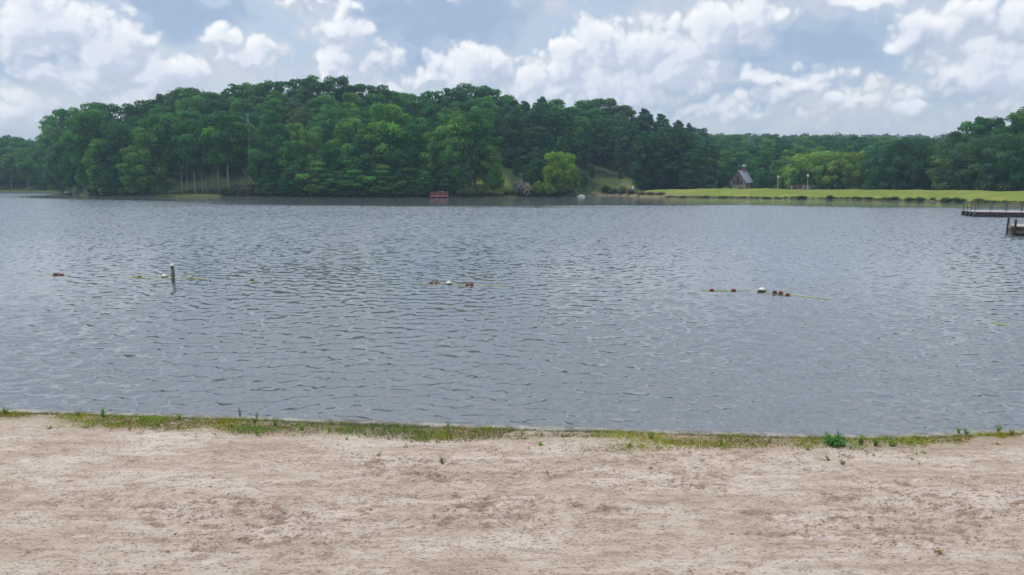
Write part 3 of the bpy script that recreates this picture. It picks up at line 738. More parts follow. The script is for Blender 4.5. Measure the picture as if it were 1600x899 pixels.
# pines above the grassy dam end, with visible trunks
PN = [(925,46,186,'pine2'),(948,44,190,'pine1'),(962,40,200,'pine2'),(978,38,192,'pine1'),(994,38,212,'pine2'),(1010,40,210,'pine0'),(1026,38,206,'pine1'),(1042,42,214,'pine2'),(1056,40,200,'pine0'),(1072,42,206,'pine3'),(1088,48,212,'pine3'),(1102,58,220,'pine0'),(1006,34,250,'pine3'),(968,30,262,'pine3'),(1034,36,256,'pine0')]
for i, (px, t, ty, v) in enumerate(PN):
    x, y = pos_xy(px, t); h = at(px, ty, y)[2]-terr(px, t)
    rk = sorted(q[0] for q in PN).index(px)
    tone = 'pinelt' if i % 4 == 1 or px in (1088, 1072) else 'pine'
    tree(px, t, h, v, tone, '%s pine behind the T-shaped post, %s from the left' % (TNAME[tone], ORD[rk]), wide=R.uniform(.85, 1.1))
# far woods right of the pines
for t0_, ty, step, a, b_ in ((78, 246, 36, 1095, 1240), (100, 232, 34, 1090, 1500), (130, 224, 32, 1085, 1500), (175, 216, 27, 1080, 1490), (238, 208, 21, 1085, 1482)):
    px = a + R.uniform(0, 15); k = 0
    while px < b_:
        t = t0_ + R.uniform(-6, 6); x, y = pos_xy(px, t)
        top = max(ty, float(np.interp(px, SIL[:, 0], SIL[:, 1]))) + R.uniform(-2, 5)
        zt = at(px, top, y)[2]; h = zt - terr(px, t)
        sk = 0.0
        if h < 13: sk = 13-h; h = 13
        tone = pick(['mid', 'fresh', 'dark', 'blue', 'mid'])
        rank = {78: 'just behind the chapel', 100: 'in the second rank beyond the lawn', 130: 'in the middle of the wood beyond the dam', 175: 'high in the wood beyond the dam', 238: 'on the far skyline beyond the dam'}[t0_]
        lb = '%s tree %s' % (TNAME[tone], rank)
        tree(px, t, h, pick(['full%d' % q for q in range(6)]+['open0', 'open1']), tone, lb, lb, wide=R.uniform(.8, 1.1), sink=sk)
        px += step*R.uniform(.7, 1.25)
# the grove, the domes and trees on the lawn, right
def T(px, t, ty, v, tone, label, wide=1.0, **kw):
    x, y = pos_xy(px, t); return tree(px, t, at(px, ty, y)[2]-terr(px, t), v, tone, label, wide=wide, **kw)
T(1258, 52, 236, 'dome2', 'willow', 'pale green rounded willow at the left end of the pale grove', .95, name='willow_tree')
T(1290, 50, 233, 'dome0', 'willow', 'pale green rounded willow in the middle of the pale grove', .95, name='willow_tree')
T(1326, 52, 233, 'dome2', 'willow', 'pale green rounded willow at the right end of the pale grove', .95, name='willow_tree')
T(1240, 46, 262, 'full2', 'fresh', 'small round fresh green tree beside the right lamp post', .85, bark=m_pale)
T(1226, 60, 262, 'dome0', 'willow', 'low pale green bush-like tree between the two lamp posts', .7)
T(1192, 48, 265, 'dome2', 'blue', 'low dark rounded tree just right of the chapel', .82)
T(1131, 60, 268, 'dome0', 'dark', 'low dark rounded tree just left of the chapel', .7)
T(1392, 34, 214, 'dome1', 'pine', 'large dark round-headed tree on the lawn right of the pale grove', .85, name='oak_tree')
T(1424, 36, 211, 'dome1', 'pine', 'large very dark round-headed tree in the middle of the lawn edge', .8, name='oak_tree')
T(1372, 42, 226, 'dome1', 'dark', 'dark tree squeezed between the pale grove and the large round trees', .6, name='oak_tree')
T(1478, 34, 262, 'dome0', 'olive', 'low olive tree in the gap between the two large dark trees', .8)
T(1505, 32, 216, 'dome1', 'olive', 'broad olive brown oak right of the gap, leafy to the ground', .92, name='oak_tree')
T(1550, 30, 203, 'dome1', 'pinelt', 'broad tall olive oak near the right edge, leafy to the ground', 1.0, name='oak_tree')
T(1592, 30, 214, 'dome1', 'dark', 'broad dark oak at the right edge of the lawn', .9, name='oak_tree')
T(1640, 30, 206, 'dome1', 'dark', 'broad dark oak cut off by the right edge', 1.0, name='oak_tree')
for i, (px, ty, v, tn) in enumerate([(1488,200,'full0','blue'),(1508,186,'open0','mid'),(1534,177,'open1','dark'),(1560,190,'full2','mid'),(1582,167,'full3','fresh'),(1606,163,'full5','fresh'),(1634,168,'full1','mid'),(1665,160,'full2','mid')]):
    T(px, 58+3*(i % 3), ty, v, tn, '%s tree rising behind the broad oaks at right, %s from the gap' % (TNAME[tn], ORD[i]), .9)
# far left shore beyond the point
for row, (t0_, ty, step) in enumerate(((12, 240, 26), (28, 226, 26), (48, 214, 24), (66, 209, 22))):
    px = -60.+R.uniform(0, 12)
    while px < 112:
        t = t0_+R.uniform(-3, 3); x, y = pos_xy(px, t)
        if px > 84: x0, y0 = ground(84, 301.2)[:2]; sc_ = (math.hypot(x0, y0)+t)/math.hypot(x0, y0)
        top = max(ty, float(np.interp(min(px, 75), SIL[:, 0], SIL[:, 1]))) + R.uniform(-3, 5)
        if px <= 88:
            h = at(px, top, y)[2]-terr(px, t)
            tone = pick(['mid', 'blue', 'fresh', 'blue'])
            lb = '%s tree %s of the wood across the water at far left' % (TNAME[tone], ['at the shore', 'in the second rank', 'in the third rank', 'on the skyline'][row])
            tree(px, t, h, pick(['full%d' % q for q in range(6)]+(['high0', 'high1'] if row == 0 else [])), tone, lb, lb, wide=R.uniform(.85, 1.1), bark=m_pale if row == 0 else None)
        px += step*R.uniform(.7, 1.2)
# distant ridge seen through the gap by the far left skyline and the right gap
def far_wood(name, px0, px1, Y, py, label):
    g = np.random.default_rng(int(px0+5000)); lob = []
    for i in range(int((px1-px0)/3)):
        q = at(g.uniform(px0, px1), py + g.uniform(0, 9), Y + g.uniform(-30, 30)); r_ = g.uniform(4, 7)
        lob.append((q - np.array([0, 0, r_*.7]), (1, 0), (r_, r_, r_*.8), g.uniform(.2, .8)))
        lob.append((q - np.array([0, 20, r_*2+3]), (1, 0), (r_*1.2, r_, r_*1.5), g.uniform(.2, .8)))
    me = lobes_to_mesh(name, lob, 260*len(lob)//2, 1.4, 5)
    o = tag(link(name, me, m_leaf), label, 'woodland', kind='stuff'); o.color = (.045, .095, .04, 1)
far_wood('distant_woodland', -120, 130, 640, 216, 'distant low wooded ridge beyond the far left shore')
far_wood('distant_woodland', 1060, 1560, 640, 209, 'distant wooded ridge seen over the trees beyond the dam')

# ------------------------------------------------------------------ bushes
def bush_mesh(seed, flat=.8, nleaf=1600, leaf=.2, twiggy=False):
    g = np.random.default_rng(seed); lob = []; tr = MB()
    for i in range(13):
        a = i*2.4; rad = .85*math.sqrt(g.uniform(0, 1)); r_ = g.uniform(.3, .5); zz = .25 + (1-rad**2)*.55*g.uniform(.6, 1)
        c = np.array([math.cos(a)*rad, math.sin(a)*rad, zz]); lob.append((c, (math.cos(a), math.sin(a)), (r_, r_, r_*flat), float(np.clip(.5+g.normal(0, .2), 0, 1))))
        tr.tube([(0, 0, -.1), tuple(c*np.array([.5, .5, .6])), tuple(c + np.array([0, 0, r_*(.9 if twiggy else 0)]))], [.03, .02, .008], 4)
    return lobes_to_mesh('bush_foliage', lob, nleaf, leaf, seed), tr.mesh('bush_stem', True)
BV = [bush_mesh(300+i) for i in range(4)]; TW = bush_mesh(310, nleaf=1300, leaf=.14, twiggy=True)
m_twig = simple('grey_twig', (.24, .22, .20), .9, .2, 5)
def bush(px, t, ry, hy, tone_c, label, group=None, v=None, name='bush', y=None):
    x, yy = pos_xy(px, t); z = terr(px, t); D = yy
    s = ry*D/F; h = hy*D/F
    cm, tm = v or pick(BV)
    o = empty(name, (x, yy, z-.1), R.uniform(0, 6.28), label, 'bush', group, (s, s, h))
    link('stem', tm, m_twig, o); cr = link('foliage', cm, m_leaf, o); cr.color = (*tone_c, 1)
    return o
bush(816, 3, 15, 23, (.24, .22, .20), 'round grey twiggy bush at the water between the knoll and the green bushes', v=TW)
for px, hy, col, w_ in ((842, 20, (.085, .15, .025), 'right of the grey bush'), (856, 17, (.10, .18, .025), 'under the left side of the bright tree'), (832, 13, (.045, .08, .03), 'touching the grey bush, dark'), (872, 13, (.035, .07, .03), 'in shade under the bright tree'), (886, 12, (.08, .075, .06), 'brownish left of the white boat')):
    bush(px, 2, 12, hy, col, 'green waterside bush %s' % w_ if 'brown' not in w_ else 'low brownish bush just left of the white boat')
for i, (px, ry, hy, col) in enumerate([(733,14,14,(.13,.16,.05)),(748,12,17,(.10,.15,.04)),(762,12,10,(.15,.19,.03)),(776,12,9,(.16,.20,.03)),(792,12,9,(.15,.16,.03)),(722,9,12,(.20,.20,.16)),(740,10,8,(.26,.23,.20))]):
    bush(px, 1.5+.3*i, ry, hy, col, 'low %s bush right of the red dock, %s from the dock' % (['pale green', 'tallish green', 'yellow-green', 'mossy green', 'straw green', 'greyish', 'dry grey'][i], ORD[sorted([733,748,762,776,792,722,740]).index(px)]))
for i, (px, ry, hy) in enumerate([(148,10,11),(160,12,16),(174,11,13),(187,10,14),(199,9,9)]):
    bush(px, 2, ry, hy, (.06, .10, .04), 'green shoreline bush near the tip of the point, %s of five from the left' % ORD[i])
for i, (px, ry, hy, col) in enumerate([(352,9,12,(.05,.075,.035)),(372,12,19,(.11,.115,.09)),(388,12,17,(.12,.12,.10)),(405,10,15,(.05,.09,.035)),(424,11,20,(.10,.10,.085)),(440,10,12,(.045,.08,.03)),(360,8,9,(.05,.09,.03))]):
    bush(px, 2, ry, hy, col, '%s shrub by the tallest bare trunk, %s of seven from the left' % ('greyish' if col[2] > .08 else 'dark green', ORD[sorted([352,372,388,405,424,440,360]).index(px)]), v=TW if col[2] > .08 else None)
for px in range(455, 668, 11):
    bush(px+R.uniform(-3, 3), 1.2, R.uniform(7, 10), R.uniform(5, 11), (.04, R.uniform(.07, .10), .028), 'low dark undergrowth clump under the spreading trees left of the red dock', 'undergrowth clumps under the spreading trees')
bush(946, 3.5, 6, 13, (.035, .075, .03), 'small round dark bush on the inlet shore')
bush(1132, 30, 7, 6, (.12, .19, .04), 'small bright bush left of the chapel')
bush(1139, 32, 4, 10, (.05, .09, .03), 'narrow upright bush at the left corner of the chapel')
bush(1157, 29, 7, 6, (.08, .10, .06), 'low grey-green bush in front of the chapel wall')
for i, (px, hy, col) in enumerate([(958,12,(.09,.11,.045)),(972,15,(.12,.12,.06)),(985,13,(.15,.12,.08)),(1000,8,(.16,.11,.08)),(1016,7,(.17,.12,.09)),(1032,6,(.15,.11,.08))]):
    bush(px, 3, 8, hy*.7, col, '%s scrub around the foot of the wooden T post, %s clump from the left' % ('green' if i < 2 else 'brownish', ORD[i]), v=TW if i > 2 else None)
px = 1036.; 
kb = 0
def reed_mesh(seed):
    g = np.random.default_rng(seed); n = 150; a = g.uniform(0, 6.28, n); r_ = np.sqrt(g.uniform(0, 1, n))
    P = np.stack([np.cos(a)*r_, np.sin(a)*r_, np.zeros(n)-.1], -1)
    V, Fc = blades(P, (1.15-.6*r_)*g.uniform(.5, 1.1, n), g.uniform(.05, .11, n), .35, seed)
    return np_mesh('reed_blades', V, Fc, False, {'tint': np.repeat(g.uniform(.1, .9, n), 4)})
RM = [reed_mesh(700+i) for i in range(4)]
while px < 1690 and kb < 97:
    col = pick([(.05, .11, .03), (.07, .13, .035), (.14, .14, .06), (.09, .15, .04)])
    x, yy = pos_xy(px, R.uniform(.3, 1.3)); D = yy; big_ = R.random() < .28
    hy = (R.uniform(6, 11) if big_ else R.uniform(2.5, 5.5)) if px > 1225 else R.uniform(1.5, 5.0)
    hh_ = .62*hy*D/F*(.85+.4*(px-1036)/560); wdt = R.uniform(3, 7)*D/F*(1.3 if big_ else 1)
    o = empty('bank_weed', (x, yy, terr(px, .6)-.1), R.uniform(0, 6.28), '%s weed clump at the waterline of the grassy dam, %s from the left' % ('tall' if big_ else 'low', ORD[kb]), 'weed', 'weed clumps along the dam', (wdt, wdt, hh_))
    q_ = link('blades', pick(RM), m_grass, o); q_.color = (*col, 1)
    if big_: q_ = link('foliage', pick(BV)[0], m_leaf, o, scale=(.8, .8, .62)); q_.color = (*col, 1)
    px += R.uniform(3, 9); kb += 1

# dead ivy-clad trunk standing in the wood
x, y = pos_xy(395, 4); z = terr(395, 4); hs = at(395, 178, y)[2]-z
o = empty('dead_tree', (x, y, z), 0, 'tall dead pale trunk clad in yellow-green vine among the trees left of centre', 'tree')
t_ = MB().tube([(0, 0, -.5), (.1, 0, hs*.5), (-.1, 0, hs)], [.3, .22, .08], 7).tube([(.0, 0, hs*.8), (.9, .2, hs*.93)], [.08, .03], 5).build('trunk', m_pale, o, True)
lob = [(np.array([R.uniform(-.3, .3), -.2, zz]), (1, 0), (.5, .5, .8), R.uniform(.3, .8)) for zz in np.linspace(hs*.3, hs*.85, 12)]
cr = link('vine', lobes_to_mesh('vine', lob, 900, .3, 77), m_leaf, o); cr.color = (.11, .16, .04, 1)

# ------------------------------------------------------------------ chapel
m_stone = simple('chapel_stone', (.21, .185, .18), .9, .35, 2.2); m_slate = simple('slate', (.26, .28, .33), .6, .12, 1.0); m_dark = simple('dark_glass', (.03, .028, .03), .3, .1)
m_brick = simple('steeple_brick', (.17, .085, .075), .85, .25, 3); m_trim = simple('dark_trim', (.10, .075, .065), .8, .2, 3)
cxp = at(1158, 295, 0+pos_xy(1158, 46)[1]); cb = (cxp[0], cxp[1], cxp[2]-.3)
ch = empty('stone_chapel', cb, math.radians(-42), 'small stone chapel with a steep slate roof and pointed windows behind the grassy dam', 'chapel')
PXM = cxp[1]/F
W_, L_, E_, G_ = 25*PXM, 26*PXM, 10.5*PXM+.3, 27*PXM+.3
wl = MB()
hw, hl = W_/2, L_/2
wl.add([(-hw,-hl,-.5),(hw,-hl,-.5),(hw,hl,-.5),(-hw,hl,-.5),(-hw,-hl,E_),(hw,-hl,E_),(hw,hl,E_),(-hw,hl,E_),(0,-hl,G_-.15),(0,hl,G_-.15)],
       [(0,1,5,8,4),(1,2,6,5),(2,3,7,9,6),(3,0,4,7),(4,8,9,7),(5,6,9,8)])
wl.build('wall', m_stone, ch)
sl = (G_-E_)/hw
for sgn in (-1, 1):
    r_ = MB(); ov = .35; th_ = .16
    x0, z0 = sgn*(hw+ov), E_-ov*sl
    r_.add([(0,-hl-ov,G_),(x0,-hl-ov,z0),(x0,hl+ov,z0),(0,hl+ov,G_),(0,-hl-ov,G_+th_),(x0,-hl-ov,z0+th_),(x0,hl+ov,z0+th_),(0,hl+ov,G_+th_)],
           [(0,1,2,3),(7,6,5,4),(0,4,5,1),(1,5,6,2),(2,6,7,3)])
    r_.build('roof', m_slate, ch)
    MB().tube([(0,-hl-ov-.02,G_-.05),(x0,-hl-ov-.02,z0-.05)], .10, 4).build('bargeboard', m_trim, ch)
def lancet(cx, w_, z0, z1, side=None):
    pts = [(-w_/2, z0), (w_/2, z0), (w_/2, z1-w_*.9), (w_*.3, z1-w_*.35), (0, z1), (-w_*.3, z1-w_*.35), (-w_/2, z1-w_*.9)]
    m_ = MB(); n_ = len(pts)
    if side is None:
        a = [(cx+u, -hl-.04, v_) for u, v_ in pts]; b2 = [(cx+u, -hl+.05, v_) for u, v_ in pts]
    else:
        a = [(hw+.04, cx+u, v_) for u, v_ in pts]; b2 = [(hw-.05, cx+u, v_) for u, v_ in pts]
    m_.add(a+b2, [tuple(range(n_))]+[(i, n_+i, n_+(i+1) % n_, (i+1) % n_) for i in range(n_)])
    f = m_.build('window', m_dark, ch)
    fr = MB()
    for i in range(n_):
        p0, p1 = a[i], a[(i+1) % n_]; fr.tube([p0, p1], .05, 4)
    fr.build('frame', m_trim, f)
lancet(0, W_*.18, G_*.26, G_*.74); lancet(-W_*.22, W_*.14, G_*.26, G_*.56); lancet(W_*.22, W_*.14, G_*.26, G_*.56)
lancet(-hl*.55, .7, .4, E_-.25, 1)
bf = MB().box((0, hl*.45, G_+.6), (1.1, 1.1, 1.9)).build('steeple', m_brick, ch)
MB().lathe((0, hl*.45, G_+1.5), [(.85, 0), (.8, .1), (.42, .5), (.06, 1.0), (.02, 1.1)], 8).build('steeple_roof', m_slate, bf)
MB().box((hw-.1, hl*.55, 1.0), (.5, 1.0, 2.4)).build('buttress', m_stone, ch)

# lamp posts
m_metal = simple('lamp_metal', (.32, .34, .34), .5, .1); m_glass = simple('frosted_glass', (.72, .74, .72), .4, .05); m_dmetal = simple('dark_steel', (.04, .042, .045), .5, .2, 8)
def lamp(px, ty, label, globe):
    x, y = pos_xy(px, 30); z = terr(px, 30); h = at(px, ty, y)[2]-z
    o = empty('street_lamp', (x, y, z), 0, label, 'lamp post', 'lamp posts on the lawn')
    MB().lathe((0, 0, 0), [(.16, -.1), (.16, .25), (.085, .35), (.07, h-.9), (.07, h-.75)], 10).build('post', m_metal, o, True)
    MB().lathe((0, 0, h-.78), [(.10, 0), (.30, .18), (.36, .5), (.30, .62)] if not globe else [(.14, 0), (.34, .2), (.40, .5), (.28, .75)], 12).build('lamp_shade', m_glass, o, True)
    MB().lathe((0, 0, h-.14), [(.40, -.02), (.34, .06), (.08, .2), (.02, .3)], 12).build('cap', m_metal, o, True)
lamp(1214, 275, 'pale lamp post on the lawn just right of the chapel, nearer to it', False)
lamp(1260, 273, 'pale lamp post on the lawn right of the small round tree', True)
# low stone piers by the small round tree
for i, (px, w_, c_) in enumerate([(1237, 1.0, m_stone), (1247, 1.6, m_brick), (1256, 1.2, m_stone), (1263, .9, m_stone)]):
    x, y = pos_xy(px, 40); z = terr(px, 40); h = at(px, 290, y)[2]-z
    o = empty('stone_pier', (x, y, z), .2, '%s low pier on the lawn by the right lamp post, %s from the left' % ('reddish' if c_ is m_brick else 'grey stone', ORD[i]), 'pier')
    MB().box((0, 0, h/2-.1), (w_, .8, h+.2)).build('shaft', c_, o); MB().box((0, 0, h+.06), (w_+.2, 1.0, .12)).build('cap', m_stone, o)

# ------------------------------------------------------------------ things on the far bank
m_red = simple('red_paint', (.29, .075, .07), .75, .3, 4); m_wood = simple('weathered_wood', (.26, .215, .18), .85, .3, 3, stretch=(1, 6, 1)); m_dwood = simple('dark_wood', (.055, .042, .036), .85, .3, 3)
m_deck = simple('deck_boards', (.42, .37, .35), .85, .25, 3, stretch=(4, 1, 1)); m_white = simple('white_paint', (.78, .78, .76), .5, .06)
m_green = simple('green_hull', (.03, .13, .10), .5, .2)
def plank_run(o, name, m, n_, fn):
    me0 = None
    for i in range(n_):
        loc, dims = fn(i)
        if me0 is None: me0 = MB().box((0, 0, 0), dims).mesh(name); me0.materials.append(m)
        link(name, me0, None, o, loc=loc)
g0 = ground(686, 309.6); wd = 27*g0[1]/F
o = empty('red_dock', (g0[0], g0[1], 0), 0, 'red wooden fishing dock with railings standing in the water under the trees', 'dock')
dep = 4.0; dz_ = .62
for sx_ in (-1, -.33, .33, 1):
    for k_ in (0, dep):
        MB().box((sx_*wd/2*.97, k_, .35), (.22, .22, 3.0 if k_ == 0 else 2.6)).build('post', m_red, o)
plank_run(o, 'deck_board', m_red, 14, lambda i: ((0, .12+i*dep/14, dz_), (wd, dep/14-.02, .06)))
MB().box((0, -.13, dz_-.05), (wd+.1, .06, .3)).build('fascia', simple('faded_red', (.5, .2, .18), .8, .2), o)
for zz in (.95, 1.22, 1.49):
    MB().box((0, -.13, zz), (wd+.1, .05, .18)).build('rail', m_red, o)
    for sx_ in (-1, 1): MB().box((sx_*wd/2, dep/2, zz), (.05, dep, .18)).build('rail', m_red, o)
MB().box((0, -.1, 1.78), (wd+.2, .3, .06)).build('hand_rail', simple('pale_red', (.45, .28, .27), .8, .2), o)
MB().box((wd*.18, .0, 1.83), (1.3, .2, .04)).build('rail_cap', m_white, o)
for sx_ in (-.8, .2): MB().box((sx_*wd/2, dep*.6, 1.05), (1.4, .45, .08)).build('bench', m_dwood, o)

g0 = ground(237, 306.3); wd = 14*g0[1]/F
o = empty('small_dock', (g0[0], g0[1], 0), 0, 'small dark reddish dock at the left end of the grassy bank', 'dock')
m_dred = simple('dark_red_paint', (.14, .05, .05), .8, .2)
plank_run(o, 'deck_board', m_dred, 8, lambda i: ((0, .2+i*.4, .55), (wd, .37, .07)))
MB().box((0, .02, .35), (wd, .08, .3)).build('fascia', m_dwood, o)
for i in range(5): MB().box(((i/4-.5)*wd*.95, .05, .6), (.12, .12, 1.9)).build('post', m_dred, o)
MB().box((0, .05, 1.4), (wd, .06, .1)).build('rail', m_dred, o)
MB().box((-wd*.9, 1.0, .35), (wd*.8, 1.6, .12)).build('gangway', m_wood, o)

def hull(L, Wd, Hh, up=False, n=14, m_=9):
    V = []; Fs = []
    for i in range(n+1):
        u = i/n*2-1; wv = (1-abs(u)**2.6)**.7 if abs(u) < 1 else 0.0; wv = max(wv, .03 if u > 0 or up else .45)
        for j in range(m_):
            a = math.pi*j/(m_-1); V.append((u*L/2, -math.cos(a)*Wd/2*wv, Hh*(1-math.sin(a)**.8)+Hh*.12*u*u))
    for i in range(n):
        for j in range(m_-1): a = i*m_+j; Fs.append((a, a+m_, a+m_+1, a+1))
    return V, Fs
def boat(px, py, t, Lpx, hpx, mt, rz, label, up=False, seat=None):
    if t is None: g_ = ground(px, py); z = -.06
    else: x, y = pos_xy(px, t); g_ = np.array([x, y, 0]); z = terr(px, t)
    L = Lpx*g_[1]/F; hh = hpx*g_[1]/F
    o = empty('rowing_boat', (g_[0], g_[1], z), rz, label, 'boat')
    V, Fs = hull(L, L*.38, hh, up)
    if up: V = [(a, b, (hh*1.1-c)*(1-.75*abs(2*a/L)**2.5)) for a, b, c in V]
    m_ = MB(); m_.add(V, Fs); hu = m_.build('hull', mt, o, True)
    sm = hu.modifiers.new('thickness', 'SOLIDIFY'); sm.thickness = .05; sm.offset = 0
    if not up:
        for u in (-.5, 0, .45): MB().box((u*L/2, 0, hh*.72), (.28, L*.38*.75, .05)).build('seat', m_wood, o)
    else: MB().box((0, 0, hh*1.12), (L*.3, .06, .05)).build('keel', mt, o)
    rim = MB(); rim.tube([(a, b, c) for a, b, c in V[::9]], .035, 5); rim.tube([(a, b, c) for a, b, c in V[8::9]], .035, 5); rim.build('gunwale', seat or mt, o, True)
    return o
boat(908, 307.8, None, 14, 3.2, m_white, .2, 'small rounded white boat in the inlet right of the bright green tree', up=True)
boat(267, None, 6, 11, 4.5, m_green, .35, 'green boat lying upturned on the grassy bank among the pale trunks', up=True)
boat(106, 304.6, None, 14, 4.0, m_dwood, -.1, 'dark boat with a white bow lying at the tip of the wooded point', up=False, seat=m_white)
g0 = ground(2, 300.2); o = empty('jetty', (g0[0], g0[1], 0), 0, 'low grey jetty at the far left edge of the far shore', 'jetty')
MB().box((0, 0, .6), (3.4, 2.2, .25)).build('deck', m_wood, o)
for sx_ in (-1.5, 1.5): MB().box((sx_, -.9, 0), (.2, .2, 2)).build('post', m_wood, o)

x, y = pos_xy(975, 8); z = terr(975, 8); h = at(975, 287, y)[2]-z; PM = y/F
o = empty('wooden_post', (x, y, z), 0, 'wooden T-shaped post with a wide crossbar on the bank right of the inlet', 'post')
MB().box((0, 0, h/2-.2), (.22, .22, h+.3)).build('upright', m_wood, o)
for k_, zz in enumerate((0, .18)): MB().box((0, -.14-.02*k_, h-.05-zz), (14*PM, .06, .16)).build('crossbar', simple('pale_wood', (.42, .42, .38), .8, .2), o)
for sx_ in (-1, 1): MB().tube([(0, -.1, h*.62), (sx_*.9, -.1, h-.15)], .05, 4).build('brace', m_wood, o)
x, y = pos_xy(988.5, 10); z = terr(988, 10); zb = at(988, 297.3, y)[2]; zt = at(988, 290.5, y)[2]; PM = y/F
o = empty('notice_board', (x, y, z), 0, 'small upright white board on a post right of the T-shaped post', 'sign')
MB().box((0, 0, (zb+zt)/2-z), (3.4*PM, .1, zt-zb)).build('panel', m_white, o)
for sx_ in (-1, 1): MB().box((sx_*1.75*PM, .0, (zt-z)/2-.1), (.09, .12, zt-z+.2)).build('post', m_wood, o)
MB().box((0, 0, zt-z+.08), (4.0*PM, .2, .07)).build('cap', m_wood, o)

# ------------------------------------------------------------------ floating dock with railing, right
A = ground(1521, 338.8); B = ground(1502, 336.0); ex = np.array([1.0, -.012]); 
w_deck = float(np.linalg.norm(B-A)); zt = .68
shx = 0.0
o = empty('floating_dock', (A[0], A[1], 0), math.radians(-18), 'long low dark floating dock with a thin metal railing at the right edge', 'dock')
Ld = 26.0; nb = 118
brd = MB(); bwid = Ld/nb
# deck boards, each skewed with the dock
bm_ = MB().add([(0,-.06,-.03),(bwid-.015,-.06,-.03),(bwid-.015+shx,w_deck,-.03),(shx,w_deck,-.03),(0,-.06,.03),(bwid-.015,-.06,.03),(bwid-.015+shx,w_deck,.03),(shx,w_deck,.03)],
               [(0,3,2,1),(4,5,6,7),(0,1,5,4),(1,2,6,5),(2,3,7,6),(3,0,4,7)]).mesh('deck_board'); bm_.materials.append(m_deck)
for i in range(nb): link('deck_board', bm_, None, o, loc=(i*bwid, 0, zt))
MB().box((Ld/2, 0, .33), (Ld, .1, .60)).build('side_beam', m_dwood, o)
MB().box((Ld/2+shx, w_deck-.05, .33), (Ld, .1, .60)).build('side_beam', m_dwood, o)
for k_ in range(4):
    f_ = k_/3; MB().lathe((shx*f_+.1, .05+w_deck*f_*.96, 0), [(.22, -.6), (.24, .15), (.22, .58)], 10).build('pile', m_dmetal, o, True)
for k_ in range(6): MB().box((2+k_*4.2, w_deck/2, .12), (2.4, w_deck*.8, .5)).build('float', m_dmetal, o)
def railing(p0, p1, n_):
    p0 = np.array(p0, float); p1 = np.array(p1, float)
    for i in range(n_+1):
        q = p0+(p1-p0)*i/n_; MB().tube([(q[0], q[1], zt+.03), (q[0], q[1], zt+1.15)], .038, 6).build('post', m_dmetal, o)
    for zz in (.45, .8, 1.14): MB().tube([(p0[0], p0[1], zt+zz), (p1[0], p1[1], zt+zz)], .024, 5).build('rail', m_dmetal, o)
railing((.15, .05), (Ld, .05), 14); railing((shx+.1, w_deck-.15), (Ld+shx, w_deck-.15), 14); railing((shx*.97+.1, w_deck-.25), (.2, .3), 3)

A = ground(1582, 368.6); o = empty('wooden_dock', (A[0], A[1], 0), math.radians(-31), 'wooden dock end with two tall dark posts in the right corner of the lake', 'dock')
zt2 = .86; sh2 = ground(1577, 366.5)-A; dpt = 3.6
bm_ = MB().box((.095, dpt/2, 0), (.185, dpt, .06)).mesh('deck_board'); bm_.materials.append(m_deck)
for i in range(48): link('deck_board', bm_, None, o, loc=(-.05+i*.2, .12, zt2))
MB().box((4.7, .04, zt2-.20), (9.8, .08, .34)).build('side_beam', m_dwood, o)
MB().box((4.7, .3, zt2-.5), (9.4, .08, .25)).build('side_beam', m_wood, o)
MB().box((-.14, dpt/2, zt2-.12), (.07, dpt, .22)).build('end_beam', m_wood, o)
for x_, y_, h_ in ((.12, -.06, 1.50), (-.2, 2.6, 1.52), (.1, 1.5, .8), (3.2, -.02, .8), (6.4, -.02, .8)):
    MB().lathe((x_, y_, 0), [(.10, -1.2), (.10, h_-.02), (.085, h_+.02)], 10).build('pile', m_dwood, o, True)
for k_ in range(3): MB().box((-.1, .5+k_*.95, .35), (.12, .14, 1.2)).build('brace_post', m_wood, o)
MB().box((4.7, dpt*.5, .3), (9, dpt*.8, .5)).build('float', m_dmetal, o)

# ------------------------------------------------------------------ swimming area: post, floats, ropes
m_fl = simple('faded_red_float', (.15, .022, .02), .55, .25, 12); m_buoy = simple('white_buoy', (.70, .70, .60), .5, .12, 9); m_ring = simple('dark_band', (.05, .045, .02), .7, .2, 12)
m_rope = simple('yellow_rope', (.50, .52, .14), .7, .2, 20); m_post = simple('post_wood', (.16, .13, .11), .9, .35, 8, stretch=(2, 2, .5))
g0 = ground(271, 440.5); P1 = g0[1]/F*.99; hp = 27*P1
o = empty('mooring_post', (g0[0], g0[1], 0), 0, 'thin dark wooden post with a white cap standing in the water at left', 'post')
MB().lathe((0, 0, 0), [(.085, -1.3), (.082, .4), (.078, hp-.12)], 12).build('shaft', m_post, o, True)
MB().lathe((0, 0, hp-.13), [(.084, 0), (.084, .05)], 12).build('band', m_ring, o, True)
MB().lathe((0, 0, hp-.07), [(.06, 0), (.105, .02), (.10, .07), (.06, .12), (.01, .14)], 12).build('cap', m_buoy, o, True)
def rope(pts, label):
    pp = []
    W = [ground(a, b) for a, b in pts]
    for i in range(len(W)-1):
        n_ = max(2, int(np.linalg.norm(W[i+1]-W[i])/.12))
        for k_ in range(n_): q = W[i]+(W[i+1]-W[i])*k_/n_; pp.append((q[0], q[1], wave_z(q[0], q[1])+.015))
    MBo = MB().tube(pp, .013, 5); tag(link('float_rope', MBo.mesh('float_rope', True), m_rope), label, 'rope')
